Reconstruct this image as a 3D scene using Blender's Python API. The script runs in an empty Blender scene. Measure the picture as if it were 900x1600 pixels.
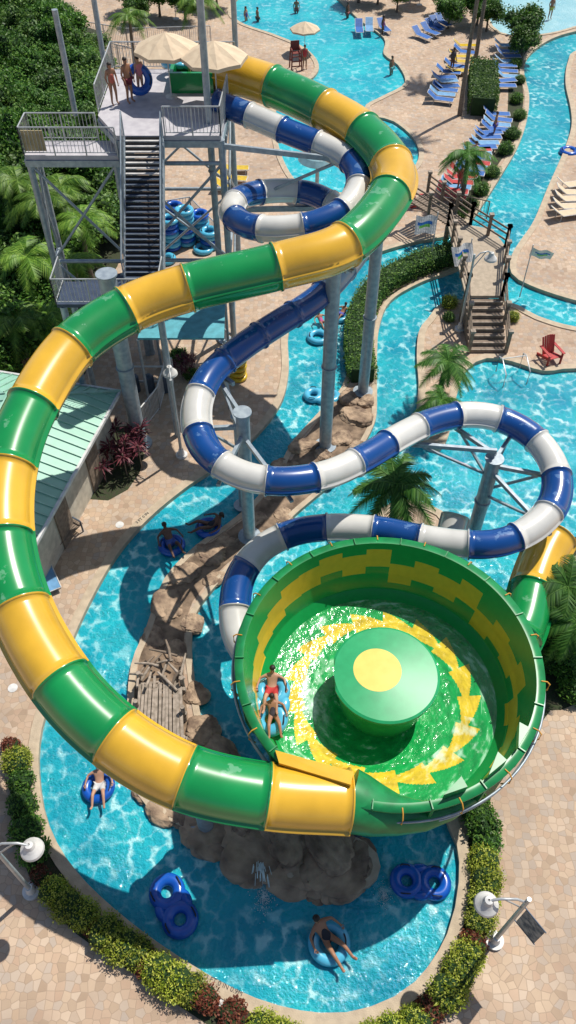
import bpy, bmesh, math, random
from mathutils import Vector, Matrix, noise, geometry
random.seed(7)
R=random.random
def U(a,b): return a+(b-a)*random.random()
scene=bpy.context.scene
COL=scene.collection
# ------------------------------------------------------------ survey helper
TH=math.radians(49.8); F=1243.0; H=25.0
def P(u,v,z=0.0):
    dx=(u-450)/F; dv=(v-800)/F
    d=Vector((dx, math.cos(TH)-dv*math.sin(TH), -math.sin(TH)-dv*math.cos(TH)))
    t=(z-H)/d.z
    return Vector((t*d.x,t*d.y,z))
# ------------------------------------------------------------ materials
def nt(name):
    m=bpy.data.materials.new(name); m.use_nodes=True
    n=m.node_tree.nodes; l=m.node_tree.links
    return m,n,l,n['Principled BSDF']
def ramp(n,l,src,stops,interp='LINEAR'):
    r=n.new('ShaderNodeValToRGB'); r.color_ramp.interpolation=interp
    e=r.color_ramp.elements
    e[0].position=stops[0][0]; e[0].color=(*stops[0][1],1)
    e[1].position=stops[-1][0]; e[1].color=(*stops[-1][1],1)
    for p,c in stops[1:-1]:
        x=e.new(p); x.color=(*c,1)
    l.new(src,r.inputs[0]); return r
def M(name,c,rough=.5,metal=0,c2=None,scale=3.,bump=0.,bscale=25.,coat=0.,lo=.35,hi=.65):
    m,n,l,b=nt(name)
    b.inputs['Roughness'].default_value=rough; b.inputs['Metallic'].default_value=metal
    b.inputs['Coat Weight'].default_value=coat
    if c2 is None: c2=tuple(x*.72 for x in c)
    tc=n.new('ShaderNodeTexCoord')
    no=n.new('ShaderNodeTexNoise'); no.inputs['Scale'].default_value=scale; no.inputs['Detail'].default_value=6
    l.new(tc.outputs['Object'],no.inputs['Vector'])
    r=ramp(n,l,no.outputs[0],[(lo,c),(hi,c2)])
    l.new(r.outputs[0],b.inputs['Base Color'])
    if bump>0:
        n2=n.new('ShaderNodeTexNoise'); n2.inputs['Scale'].default_value=bscale; n2.inputs['Detail'].default_value=5
        l.new(tc.outputs['Object'],n2.inputs['Vector'])
        bp=n.new('ShaderNodeBump'); bp.inputs['Strength'].default_value=bump; bp.inputs['Distance'].default_value=.05
        l.new(n2.outputs[0],bp.inputs['Height']); l.new(bp.outputs[0],b.inputs['Normal'])
    return m
def leafmat(name,c1,c2,c3):
    m,n,l,b=nt(name)
    g=n.new('ShaderNodeNewGeometry')
    r=ramp(n,l,g.outputs['Random Per Island'],[(0,c1),(.5,c2),(1,c3)])
    b.inputs['Roughness'].default_value=.5
    b.inputs['Specular IOR Level'].default_value=.35
    oi=n.new('ShaderNodeObjectInfo')
    hs=n.new('ShaderNodeHueSaturation'); l.new(r.outputs[0],hs.inputs['Color'])
    mr=n.new('ShaderNodeMapRange'); mr.inputs['To Min'].default_value=.75; mr.inputs['To Max'].default_value=1.35
    l.new(oi.outputs['Random'],mr.inputs['Value']); l.new(mr.outputs[0],hs.inputs['Value'])
    l.new(hs.outputs[0],b.inputs['Base Color'])
    tr=n.new('ShaderNodeBsdfTranslucent'); l.new(hs.outputs[0],tr.inputs[0])
    mx=n.new('ShaderNodeMixShader'); mx.inputs[0].default_value=.28
    l.new(b.outputs[0],mx.inputs[1]); l.new(tr.outputs[0],mx.inputs[2])
    l.new(mx.outputs[0],n['Material Output'].inputs[0])
    return m
def pavers(name,size,cols,joint):
    m,n,l,b=nt(name)
    tc=n.new('ShaderNodeTexCoord')
    v=n.new('ShaderNodeTexVoronoi'); v.voronoi_dimensions='2D'; v.inputs['Scale'].default_value=1/size; v.inputs['Randomness'].default_value=.7
    l.new(tc.outputs['Object'],v.inputs['Vector'])
    v2=n.new('ShaderNodeTexVoronoi'); v2.voronoi_dimensions='2D'; v2.feature='DISTANCE_TO_EDGE'; v2.inputs['Scale'].default_value=1/size; v2.inputs['Randomness'].default_value=.7
    l.new(tc.outputs['Object'],v2.inputs['Vector'])
    sep=n.new('ShaderNodeSeparateColor'); l.new(v.outputs['Color'],sep.inputs[0])
    r=ramp(n,l,sep.outputs[0],[(i/(len(cols)-1),c) for i,c in enumerate(cols)])
    no=n.new('ShaderNodeTexNoise'); no.inputs['Scale'].default_value=.35; no.inputs['Detail'].default_value=8
    l.new(tc.outputs['Object'],no.inputs['Vector'])
    r2=ramp(n,l,no.outputs[0],[(.3,(.8,.78,.78)),(.7,(1.12,1.1,1.08))])
    mx=n.new('ShaderNodeMix'); mx.data_type='RGBA'; mx.blend_type='MULTIPLY'; mx.inputs[0].default_value=1
    l.new(r.outputs[0],mx.inputs[6]); l.new(r2.outputs[0],mx.inputs[7])
    e=ramp(n,l,v2.outputs['Distance'],[(.015,(.25,.25,.25)),(.07,(1,1,1))])
    mj=n.new('ShaderNodeMix'); mj.data_type='RGBA'; mj.inputs[6].default_value=(*joint,1)
    l.new(e.outputs[0],mj.inputs[0]); l.new(mx.outputs[2],mj.inputs[7])
    l.new(mj.outputs[2],b.inputs['Base Color']); b.inputs['Roughness'].default_value=.8
    bp=n.new('ShaderNodeBump'); bp.inputs['Strength'].default_value=.25; bp.inputs['Distance'].default_value=.02
    l.new(e.outputs[0],bp.inputs['Height']); l.new(bp.outputs[0],b.inputs['Normal'])
    return m
def water(name,deep,mid,light,cell=.4,amt=.5,dist=.9):
    m,n,l,b=nt(name)
    tc=n.new('ShaderNodeTexCoord')
    nd=n.new('ShaderNodeTexNoise'); nd.inputs['Scale'].default_value=1.9; nd.inputs['Detail'].default_value=5; nd.inputs['Roughness'].default_value=.6
    l.new(tc.outputs['Object'],nd.inputs['Vector'])
    mu=n.new('ShaderNodeVectorMath'); mu.operation='SCALE'; mu.inputs['Scale'].default_value=dist
    l.new(nd.outputs['Color'],mu.inputs[0])
    ad=n.new('ShaderNodeVectorMath'); l.new(tc.outputs['Object'],ad.inputs[0]); l.new(mu.outputs[0],ad.inputs[1])
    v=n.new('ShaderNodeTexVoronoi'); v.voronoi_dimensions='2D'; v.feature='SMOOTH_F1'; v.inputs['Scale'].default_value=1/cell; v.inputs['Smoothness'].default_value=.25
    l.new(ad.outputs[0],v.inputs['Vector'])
    r=ramp(n,l,v.outputs['Distance'],[(.42,(0,0,0)),(.62,(.4,.4,.4)),(.76,(1,1,1))])  # pale cell web: caustic light painted into the water's base colour
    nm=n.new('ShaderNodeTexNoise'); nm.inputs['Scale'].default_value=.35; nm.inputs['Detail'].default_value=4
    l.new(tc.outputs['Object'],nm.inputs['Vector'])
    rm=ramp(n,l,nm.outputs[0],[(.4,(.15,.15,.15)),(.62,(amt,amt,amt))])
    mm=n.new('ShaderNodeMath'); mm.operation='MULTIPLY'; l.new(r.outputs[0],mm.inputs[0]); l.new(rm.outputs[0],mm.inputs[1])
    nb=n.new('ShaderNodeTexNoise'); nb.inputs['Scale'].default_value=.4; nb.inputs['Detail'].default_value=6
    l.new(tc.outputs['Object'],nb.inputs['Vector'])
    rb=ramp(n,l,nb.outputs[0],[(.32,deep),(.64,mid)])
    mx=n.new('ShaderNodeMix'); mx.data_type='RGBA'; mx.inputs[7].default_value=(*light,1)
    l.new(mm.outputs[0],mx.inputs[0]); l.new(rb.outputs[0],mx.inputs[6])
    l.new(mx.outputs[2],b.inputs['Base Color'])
    b.inputs['Roughness'].default_value=.05; b.inputs['IOR'].default_value=1.33
    w=n.new('ShaderNodeTexNoise'); w.inputs['Scale'].default_value=6; w.inputs['Detail'].default_value=4
    l.new(tc.outputs['Object'],w.inputs['Vector'])
    bp=n.new('ShaderNodeBump'); bp.inputs['Strength'].default_value=.7; bp.inputs['Distance'].default_value=.11
    l.new(w.outputs[0],bp.inputs['Height']); l.new(bp.outputs[0],b.inputs['Normal'])
    return m
def flume(name,c,worn_sheen,amount=.62,mixf=.4):
    m,n,l,b=nt(name)
    tc=n.new('ShaderNodeTexCoord')
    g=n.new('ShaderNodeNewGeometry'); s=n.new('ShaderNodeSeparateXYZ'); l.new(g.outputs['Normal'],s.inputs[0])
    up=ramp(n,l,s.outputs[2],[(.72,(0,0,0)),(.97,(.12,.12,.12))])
    no=n.new('ShaderNodeTexNoise'); no.inputs['Scale'].default_value=2.2; no.inputs['Detail'].default_value=7; no.inputs['Roughness'].default_value=.6
    l.new(tc.outputs['Object'],no.inputs['Vector'])
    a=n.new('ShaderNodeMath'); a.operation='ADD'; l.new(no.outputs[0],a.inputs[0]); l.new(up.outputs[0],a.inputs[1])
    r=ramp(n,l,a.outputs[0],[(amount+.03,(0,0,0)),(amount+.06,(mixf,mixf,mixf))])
    n2=n.new('ShaderNodeTexNoise'); n2.inputs['Scale'].default_value=.8; n2.inputs['Detail'].default_value=5
    l.new(tc.outputs['Object'],n2.inputs['Vector'])
    rc=ramp(n,l,n2.outputs[0],[(.3,tuple(x*.85 for x in c)),(.7,tuple(min(1,x*1.12) for x in c))])
    mx=n.new('ShaderNodeMix'); mx.data_type='RGBA'; mx.inputs[7].default_value=(*worn_sheen,1)  # pale patches, mostly on tops: gelcoat wear plus sky reflection painted as colour
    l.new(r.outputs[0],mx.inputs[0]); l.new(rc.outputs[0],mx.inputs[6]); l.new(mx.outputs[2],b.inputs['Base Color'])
    b.inputs['Roughness'].default_value=.25
    b.inputs['Coat Weight'].default_value=.6; b.inputs['Coat Roughness'].default_value=.1
    return m
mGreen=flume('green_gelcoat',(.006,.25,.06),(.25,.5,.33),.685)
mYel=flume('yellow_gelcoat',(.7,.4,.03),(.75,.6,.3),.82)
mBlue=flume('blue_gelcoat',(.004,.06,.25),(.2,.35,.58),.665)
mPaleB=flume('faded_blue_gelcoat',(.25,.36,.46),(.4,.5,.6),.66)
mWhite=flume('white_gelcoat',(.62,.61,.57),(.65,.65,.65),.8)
mGreenD=M('green_shell',(.012,.24,.07),.35,c2=(.01,.17,.05))
mSteel=M('galvanised_steel',(.36,.42,.46),.45,.3,c2=(.25,.3,.35),scale=5)
mSteelD=M('dark_steel',(.08,.11,.16),.5,.3)
mRail=M('rail_metal',(.5,.52,.53),.4,.3)
mDeck=M('deck_boards',(.5,.48,.5),.7,c2=(.4,.38,.41))
mStepL=M('pale_steps',(.6,.58,.56),.7)
mStep=M('navy_steps',(.035,.055,.1),.6,c2=(.02,.035,.07))
mConc=M('concrete',(.44,.36,.27),.85,c2=(.34,.28,.21),scale=4,bump=.2)
mCoping=M('coping_stone',(.52,.42,.3),.8,c2=(.4,.32,.23),scale=3,bump=.2)
mPave=pavers('paver_ground',.225,[(.36,.26,.18),(.5,.38,.27),(.43,.3,.21),(.54,.42,.31),(.4,.33,.27),(.48,.35,.24)],(.33,.24,.17))
mMulch=M('mulch',(.045,.04,.025),.95,c2=(.03,.05,.015),scale=8,bump=.6)
mRock=M('artificial_rock',(.46,.33,.22),.9,c2=(.17,.115,.08),scale=1.5,bump=.9,bscale=5)
mRockBed=M('rock_bed',(.3,.21,.14),.9,c2=(.11,.075,.05),scale=2.0,bump=.9,bscale=5)
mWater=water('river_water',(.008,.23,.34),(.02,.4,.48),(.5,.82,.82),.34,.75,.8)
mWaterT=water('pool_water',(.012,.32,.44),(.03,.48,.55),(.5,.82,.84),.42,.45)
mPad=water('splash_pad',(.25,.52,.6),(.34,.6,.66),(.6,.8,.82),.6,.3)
mWood=M('weathered_wood',(.26,.2,.15),.8,c2=(.16,.12,.09),scale=6,bump=.3)
mWoodG=M('grey_wood',(.4,.33,.27),.85,c2=(.22,.18,.14),scale=6,bump=.3)
mRoof=M('mint_metal_roof',(.3,.55,.43),.4,c2=(.24,.47,.36),scale=1)
mWall=M('cream_wall',(.6,.55,.45),.8)
mCanvas=M('beige_canvas',(.66,.53,.37),.85,c2=(.58,.45,.31))
mBlueF=M('blue_sling',(.02,.13,.45),.6)
mPlW=M('white_plastic',(.7,.69,.67),.45)
mTubeB=M('blue_vinyl',(.006,.1,.48),.25,c2=(.005,.075,.4),coat=.4)
mTubeC=M('cyan_vinyl',(.1,.46,.66),.25,c2=(.07,.4,.6),coat=.4)
mTubeY=M('yellow_vinyl',(.72,.48,.02),.3,coat=.3)
mRed=M('red_plastic',(.45,.02,.02),.5)
mRedW=M('red_stained_wood',(.2,.04,.03),.7)
mBlack=M('black_rubber',(.02,.02,.022),.6)
mTeal=M('teal_canopy',(.1,.4,.48),.6)
mOrange=M('orange_hose',(.65,.32,.04),.5)
mLeafD=leafmat('dark_leaves',(.02,.075,.01),(.06,.16,.02),(.15,.28,.04))
mLeafH=leafmat('hedge_leaves',(.035,.1,.02),(.09,.19,.03),(.19,.31,.06))
mLeafY=leafmat('yellow_green_leaves',(.1,.16,.01),(.28,.34,.03),(.5,.5,.09))
mLeafR=leafmat('red_brown_leaves',(.07,.02,.015),(.16,.04,.025),(.25,.1,.05))
mLeafP=leafmat('purple_leaves',(.05,.01,.02),(.1,.02,.035),(.18,.05,.06))
mPalm=leafmat('palm_leaves',(.02,.085,.012),(.05,.15,.02),(.12,.25,.045))
mPalmY=leafmat('bright_palm_leaves',(.05,.14,.012),(.12,.25,.025),(.24,.38,.05))
mTrunk=M('palm_bark',(.22,.18,.14),.9,c2=(.13,.1,.08),scale=9,bump=.5)
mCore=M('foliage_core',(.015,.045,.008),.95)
# ------------------------------------------------------------ mesh builder
class MB:
    def __init__(s): s.v=[];s.f=[];s.m=[];s.s=[]
    def add(s,vs,fs,mi=0,sm=False):
        o=len(s.v); s.v+= [tuple(x) for x in vs]
        for f in fs: s.f.append([i+o for i in f]); s.m.append(mi); s.s.append(sm)
    def box(s,c,d,rz=0,mi=0,mat=None):
        vs=[]
        for x in(-.5,.5):
            for y in(-.5,.5):
                for z in(-.5,.5): vs.append(Vector((x*d[0],y*d[1],z*d[2])))
        r=mat if mat else Matrix.Rotation(rz,4,'Z')
        c=Vector(c)
        vs=[r@v+c for v in vs]
        s.add(vs,[(0,1,3,2),(4,6,7,5),(0,4,5,1),(2,3,7,6),(0,2,6,4),(1,5,7,3)],mi)
    def beam(s,a,b,w,h,mi=0):
        a=Vector(a);b=Vector(b);t=(b-a)
        q=t.to_track_quat('X','Z').to_matrix().to_4x4()
        s.box((a+b)/2,(t.length,w,h),mi=mi,mat=q)
    def cyl(s,a,b,r0,r1=None,n=8,mi=0,cap=True):
        a=Vector(a);b=Vector(b)
        if r1 is None:r1=r0
        q=(b-a).to_track_quat('Z','Y')
        vs=[]
        for i in range(n):
            t=2*math.pi*i/n; d=q@Vector((math.cos(t),math.sin(t),0)); vs.append(a+d*r0); vs.append(b+d*r1)
        s.add(vs,[(2*i,2*((i+1)%n),2*((i+1)%n)+1,2*i+1) for i in range(n)],mi,True)
        if cap:
            s.add(vs[0::2],[list(range(n))[::-1]],mi); s.add(vs[1::2],[list(range(n))],mi)
    def tube(s,pts,r,n=8,mi=0,closed=False):
        pts=[Vector(p) for p in pts]; k=len(pts); vs=[]
        for i,p in enumerate(pts):
            t=(pts[(i+1)%k]-pts[i-1]) if closed or 0<i<k-1 else (pts[1]-pts[0] if i==0 else pts[-1]-pts[-2])
            q=t.to_track_quat('Z','Y'); rr=r[i] if isinstance(r,(list,tuple)) else r
            for j in range(n):
                a=2*math.pi*j/n; vs.append(p+q@Vector((math.cos(a),math.sin(a),0))*rr)
        fs=[]
        for i in range(k if closed else k-1):
            for j in range(n):
                a=i*n+j;b=i*n+(j+1)%n;c=((i+1)%k)*n+(j+1)%n;d=((i+1)%k)*n+j
                fs.append((a,b,c,d))
        s.add(vs,fs,mi,True)
        if not closed:
            s.add(vs[:n],[list(range(n))[::-1]],mi,False); s.add(vs[-n:],[list(range(n))],mi,False)
    def torus(s,c,Rr,r,n=28,m=12,mi=0,sx=1,sy=1,flat=1):
        vs=[]
        for i in range(n):
            a=2*math.pi*i/n
            for j in range(m):
                b=2*math.pi*j/m; q=Rr+r*math.cos(b)
                vs.append((c[0]+q*math.cos(a)*sx,c[1]+q*math.sin(a)*sy,c[2]+r*math.sin(b)*flat))
        s.add(vs,[(i*m+j,((i+1)%n)*m+j,((i+1)%n)*m+(j+1)%m,i*m+(j+1)%m) for i in range(n) for j in range(m)],mi,True)
    def ell(s,c,r,n=12,m=8,mi=0,mat=None):
        vs=[]
        for i in range(m+1):
            a=math.pi*i/m
            for j in range(n):
                b=2*math.pi*j/n
                v=Vector((r[0]*math.sin(a)*math.cos(b),r[1]*math.sin(a)*math.sin(b),r[2]*math.cos(a)))
                if mat: v=mat@v
                vs.append(v+Vector(c))
        s.add(vs,[(i*n+j,(i+1)*n+j,(i+1)*n+(j+1)%n,i*n+(j+1)%n) for i in range(m) for j in range(n)],mi,True)
    def prism(s,pts,z0,z1,mi=0):
        n=len(pts)
        vs=[(p[0],p[1],z0) for p in pts]+[(p[0],p[1],z1) for p in pts]
        s.add(vs,[list(range(n))[::-1],list(range(n,2*n))]+[(i,(i+1)%n,n+(i+1)%n,n+i) for i in range(n)],mi)
    def leaf(s,c,size,mi=0,asp=.5,up=0.3):
        c=Vector(c)
        a=Vector((U(-1,1),U(-1,1),U(-.6,.6))).normalized()
        nrm=Vector((U(-1,1),U(-1,1),U(-.4,1)+up)).normalized()
        b=a.cross(nrm).normalized()
        s.add([c-a*size*.5,c+b*size*asp*.5,c+a*size*.5,c-b*size*asp*.5],[(0,1,2,3)],mi)
    def mesh(s,name,mats):
        me=bpy.data.meshes.new(name); me.from_pydata(s.v,[],s.f)
        for m in (mats if isinstance(mats,(list,tuple)) else [mats]): me.materials.append(m)
        me.polygons.foreach_set('material_index',s.m); me.polygons.foreach_set('use_smooth',s.s)
        me.update(); return me
def ob(name,me,loc=(0,0,0),rot=0,parent=None,scale=1,**kw):
    o=bpy.data.objects.new(name,me); COL.objects.link(o)
    o.location=loc; o.rotation_euler=(0,0,rot) if not isinstance(rot,(tuple,list)) else rot
    o.scale=(scale,)*3 if not isinstance(scale,(tuple,list)) else scale
    if parent: o.parent=parent
    for k,v in kw.items(): o[k]=v
    if me is None: o.empty_display_size=.2
    return o
def dup(src,loc,rot=0,scale=1,**kw):
    def cp(o,par):
        n=o.copy(); COL.objects.link(n)
        if par: n.parent=par; n.matrix_parent_inverse=Matrix.Identity(4)
        for ch in list(o.children): cp(ch,n)
        return n
    n=cp(src,None); n.location=loc
    n.rotation_euler=(0,0,rot) if not isinstance(rot,(tuple,list)) else rot
    n.scale=(scale,)*3 if not isinstance(scale,(tuple,list)) else scale
    for k,v in kw.items(): n[k]=v
    return n
def inst(key,builder,loc,rot=0,scale=1,_c={},**kw):
    if key not in _c:
        _c[key]=builder(); o=_c[key]
        o.location=loc; o.rotation_euler=(0,0,rot) if not isinstance(rot,(tuple,list)) else rot
        o.scale=(scale,)*3 if not isinstance(scale,(tuple,list)) else scale
        for k,v in kw.items(): o[k]=v
        return o
    return dup(_c[key],loc,rot,scale,**kw)
def catmull(pts,closed=False,step=.25):
    k=len(pts); out=[]
    rng=range(k) if closed else range(k-1)
    for i in rng:
        p1=pts[i];p2=pts[(i+1)%k]
        p0=pts[i-1] if (closed or i>0) else p1*2-p2
        p3=pts[(i+2)%k] if (closed or i<k-2) else p2*2-p1
        n=max(2,int((p2-p1).length/step))
        for j in range(n):
            t=j/n
            out.append(.5*((2*p1)+(p2-p0)*t+(2*p0-5*p1+4*p2-p3)*t*t+(3*p1-p0-3*p2+p3)*t**3))
    if not closed: out.append(pts[-1].copy())
    return out
# ------------------------------------------------------------ ground, pools
def loop(px,step=.5): return catmull([P(u,v) for u,v in px],True,step)
river=loop([(1000,30),(905,48),(860,62),(828,85),(818,110),(826,150),(822,190),(808,230),(785,270),(760,310),(735,345),(700,368),(650,378),(600,392),(565,408),(520,440),(470,480),(450,520),(450,580),(438,630),(400,680),(350,722),(290,762),(230,812),(180,870),(130,960),(90,1060),(64,1140),(60,1210),(75,1290),(120,1365),(200,1440),(300,1510),(400,1562),(500,1585),(580,1575),(650,1535),(700,1460),(718,1380),(715,1320),(695,1270),(700,1180),(780,1080),(830,960),(880,880),(960,860),(1150,820),(1250,650),(1200,500),(1000,492),(900,470),(830,447),(800,428),(800,400),(815,375),(835,345),(858,290),(880,240),(893,200),(892,170),(884,130),(888,97),(905,78),(1000,55)])
isl=[loop([(545,520),(560,460),(600,430),(660,405),(722,390),(728,402),(715,420),(660,440),(610,470),(592,510),(588,560),(588,620),(586,655),(570,690),(543,733),(500,770),(462,802),(428,834),(383,868),(332,920),(305,960),(298,1010),(306,1080),(322,1150),(370,1215),(450,1262),(540,1300),(588,1335),(588,1372),(558,1390),(500,1385),(430,1362),(370,1332),(300,1298),(230,1258),(205,1210),(200,1120),(206,1040),(230,980),(258,905),(305,855),(355,820),(396,785),(432,740),(457,692),(496,648),(535,605),(545,560)]),
 loop([(655,520),(668,500),(700,472),(790,472),(840,495),(900,512),(1000,522),(1100,540),(1100,600),(1000,590),(900,576),(850,580),(800,565),(760,560),(728,578),(712,620),(700,680),(685,702),(660,690),(652,650),(655,600),(652,560)]),
 loop([(590,800),(640,782),(690,800),(700,830),(640,850),(590,832)])]
pools=[loop([(362,12),(375,35),(430,55),(475,75),(497,100),(488,122),(445,145),(430,180),(438,240),(470,290),(530,302),(600,290),(650,258),(650,222),(615,190),(576,180),(572,165),(600,150),(633,130),(622,102),(600,85),(600,60),(560,30),(530,0),(500,-20),(400,-20)],.6)]
pad=[loop([(762,10),(770,42),(800,56),(860,52),(920,36),(1000,20),(1000,-25),(860,-32),(765,-25)],.8)]
def pip(x,y,lp):
    c=False;j=len(lp)-1
    for i in range(len(lp)):
        a=lp[i];b=lp[j]
        if (a.y>y)!=(b.y>y) and x<(b.x-a.x)*(y-a.y)/(b.y-a.y)+a.x: c=not c
        j=i
    return c
verts=[];edges=[]
for lp in [river]+isl+pools+pad:
    o=len(verts); n=len(lp); verts+=[Vector((p.x,p.y)) for p in lp]; edges+=[(o+i,o+(i+1)%n) for i in range(n)]
o=len(verts); verts+=[Vector(p) for p in [(-600,-300),(600,-300),(600,900),(-600,900)]]; edges+=[(o,o+1),(o+1,o+2),(o+2,o+3),(o+3,o)]
for gx in range(-60,61,6):
    for gy in range(-20,120,6): verts.append(Vector((gx+.13,gy+.07)))
cv,ce,cf,_,_,_=geometry.delaunay_2d_cdt(verts,edges,[],0,1e-4)
buck=[[],[],[],[]]
for f in cf:
    cx=sum(cv[i].x for i in f)/len(f); cy=sum(cv[i].y for i in f)/len(f)
    k=0
    if pip(cx,cy,river) and not any(pip(cx,cy,q) for q in isl): k=1
    elif pip(cx,cy,pools[0]): k=2
    elif pip(cx,cy,pad[0]): k=3
    buck[k].append(list(f))
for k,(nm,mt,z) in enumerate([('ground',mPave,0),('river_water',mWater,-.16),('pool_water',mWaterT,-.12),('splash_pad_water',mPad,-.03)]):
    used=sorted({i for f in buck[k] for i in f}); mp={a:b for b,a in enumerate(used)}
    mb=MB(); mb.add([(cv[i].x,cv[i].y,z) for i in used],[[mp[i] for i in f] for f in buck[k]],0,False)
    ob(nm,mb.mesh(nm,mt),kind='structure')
def area(lp): return sum(lp[i-1].x*lp[i].y-lp[i].x*lp[i-1].y for i in range(len(lp)))/2
def coping(lp,out,w=.32,name='pool_coping',h=.05):
    s=1 if area(lp)>0 else -1
    if not out: s=-s
    n=len(lp); mb=MB(); vs=[]
    for i in range(n):
        t=(lp[(i+1)%n]-lp[i-1]); t.z=0; t.normalize()
        nr=Vector((t.y,-t.x,0))*s
        p=lp[i]
        a=p-nr*.03; b=p+nr*w
        vs+=[(a.x,a.y,-.6),(a.x,a.y,h),(b.x,b.y,h),(b.x,b.y,-.02)]
    fs=[]
    for i in range(n):
        j=(i+1)%n
        for q in range(3): fs.append((i*4+q,j*4+q,j*4+q+1,i*4+q+1))
    mb.add(vs,fs); ob(name,mb.mesh(name,mCoping),kind='structure')
coping(river,True)
for q in isl[1:]: coping(q,False)
coping(isl[0],False,.2,h=.04)
coping(pools[0],True); coping(pad[0],True,.25)
def sheet(name,px,mat,z=.006,smooth=True):
    lp=loop(px,1.0) if smooth else [P(u,v) for u,v in px]
    vs=[Vector((p.x,p.y)) for p in lp]; n=len(vs)
    c,e,f,_,_,_=geometry.delaunay_2d_cdt(vs,[(i,(i+1)%n) for i in range(n)],[],1,1e-4)
    mb=MB(); mb.add([(p.x,p.y,z) for p in c],[list(q) for q in f]); return ob(name,mb.mesh(name,mat),kind='structure')
sheet('planting_bed_soil',[(-260,30),(120,40),(165,100),(175,300),(190,400),(120,500),(110,600),(-260,620)],mMulch)
sheet('planting_bed_soil',[(815,900),(850,860),(930,840),(960,1000),(900,1100),(860,1110),(835,1150),(770,1240),(740,1330),(728,1330),(745,1240),(720,1260),(705,1200),(790,1080)],mMulch)
sheet('planting_bed_soil',[(800,55),(835,60),(812,100),(818,150),(812,190),(796,230),(775,262),(750,305),(728,335),(705,340),(720,310),(765,250),(790,200),(795,120)],mMulch)
sheet('planting_bed_soil',[(20,1180),(50,1180),(64,1290),(106,1380),(196,1460),(296,1530),(400,1585),(480,1610),(430,1640),(330,1605),(230,1535),(120,1460),(50,1380),(20,1280)],mMulch)
sheet('planting_bed_soil',[(732,1330),(765,1340),(770,1420),(735,1520),(675,1590),(585,1635),(560,1615),(665,1550),(718,1470),(733,1390)],mMulch)
sheet('planting_bed_soil',[(130,690),(200,665),(225,710),(200,765),(140,780)],mMulch)
sheet('rock_island',[(540,612),(575,600),(580,650),(560,697),(500,762),(440,812),(385,855),(320,915),(290,970),(288,1080),(310,1170),(370,1235),(480,1285),(568,1335),(568,1373),(490,1373),(350,1313),(225,1240),(210,1120),(218,1030),(264,910),(312,860),(383,810),(446,735),(476,685)],mRockBed,.012)
# ------------------------------------------------------------ slides
def ring_frame(path,i):
    n=len(path)
    t=(path[min(n-1,i+1)]-path[max(0,i-1)]).normalized()
    r=t.cross(Vector((0,0,1))).normalized(); return t,r,r.cross(t).normalized()
def resample(path,step):
    cum=[0]
    for i in range(1,len(path)): cum.append(cum[-1]+(path[i]-path[i-1]).length)
    L=cum[-1]; n=int(L/step); j=0; out=[]
    for k in range(n+1):
        s=k*L/n
        while j<len(cum)-2 and cum[j+1]<s: j+=1
        t=(s-cum[j])/max(1e-6,cum[j+1]-cum[j]); out.append(path[j].lerp(path[j+1],t))
    return out,L
def profile(r,n=28,fin=.07):
    pr=[]
    for i in range(n):
        a=2*math.pi*i/n; pr.append((a,r))
        if i in (0,n//2):
            pr[-1]=(a-.035,r); pr.append((a-.03,r+fin)); pr.append((a+.03,r+fin)); pr.append((a+.035,r))
    return [(math.cos(a)*q,math.sin(a)*q,q) for a,q in pr]
def make_slide(name,path,bounds,r,matf,parent,origin,fin=.07):
    pr=profile(r,32,fin); k=len(pr)
    for si in range(len(bounds)-1):
        i0,i1=bounds[si],bounds[si+1]
        mb=MB(); vs=[]; st=[]
        for i in range(i0,i1+1):
            t,rr,up=ring_frame(path,i)
            if i==i0:
                st.append((path[i]-t*0.0,rr,up,.045)); st.append((path[i]+t*.04,rr,up,.045)); st.append((path[i]+t*.042,rr,up,0))
            elif i==i1:
                st.append((path[i]-t*.042,rr,up,0)); st.append((path[i]-t*.04,rr,up,.045)); st.append((path[i]-t*.004,rr,up,.045))
            else: st.append((path[i],rr,up,0))
        for p,rr,up,ex in st:
            for (x,y,q) in pr:
                e=(max(q,r+ex))/q
                vs.append(p+rr*x*e+up*y*e-origin)
        fs=[(a*k+j,a*k+(j+1)%k,(a+1)*k+(j+1)%k,(a+1)*k+j) for a in range(len(st)-1) for j in range(k)]
        mb.add(vs,fs,0,True)
        ob(name,mb.mesh(name,matf(si,path[i0])),parent=parent)
gb=[(338,106,11.4),(427,135,11.25),(508,172,11.0),(567,208,10.8),(611,258,10.6),(608,306,10.4),(540,382,10.1),(432,417,9.8),(294,450,9.4),(198,485,9.1),(113,543,8.75),(52,632,8.3),(14,730,7.8),(6,838,7.2),(32,950,6.6),(95,1063,6.1),(180,1150,5.65),(290,1214,5.25),(418,1243,4.9),(545,1252,4.6)]
pts=[P(*g) for g in gb]
full=catmull(pts,False,.22)
idx=0;bd=[]
for p in pts:
    idx=min(range(idx,len(full)),key=lambda i:(full[i]-p).length); bd.append(idx)
gPath=full
gO=Vector((pts[0].x,pts[0].y,0))
gS=ob('water_slide',None,gO,label='large green and yellow tube slide winding from tower to bowl',category='water slide')
make_slide('flume_section',full,bd,.79,lambda i,p:[mYel,mGreen][i%2],gS,gO,.09)
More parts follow.
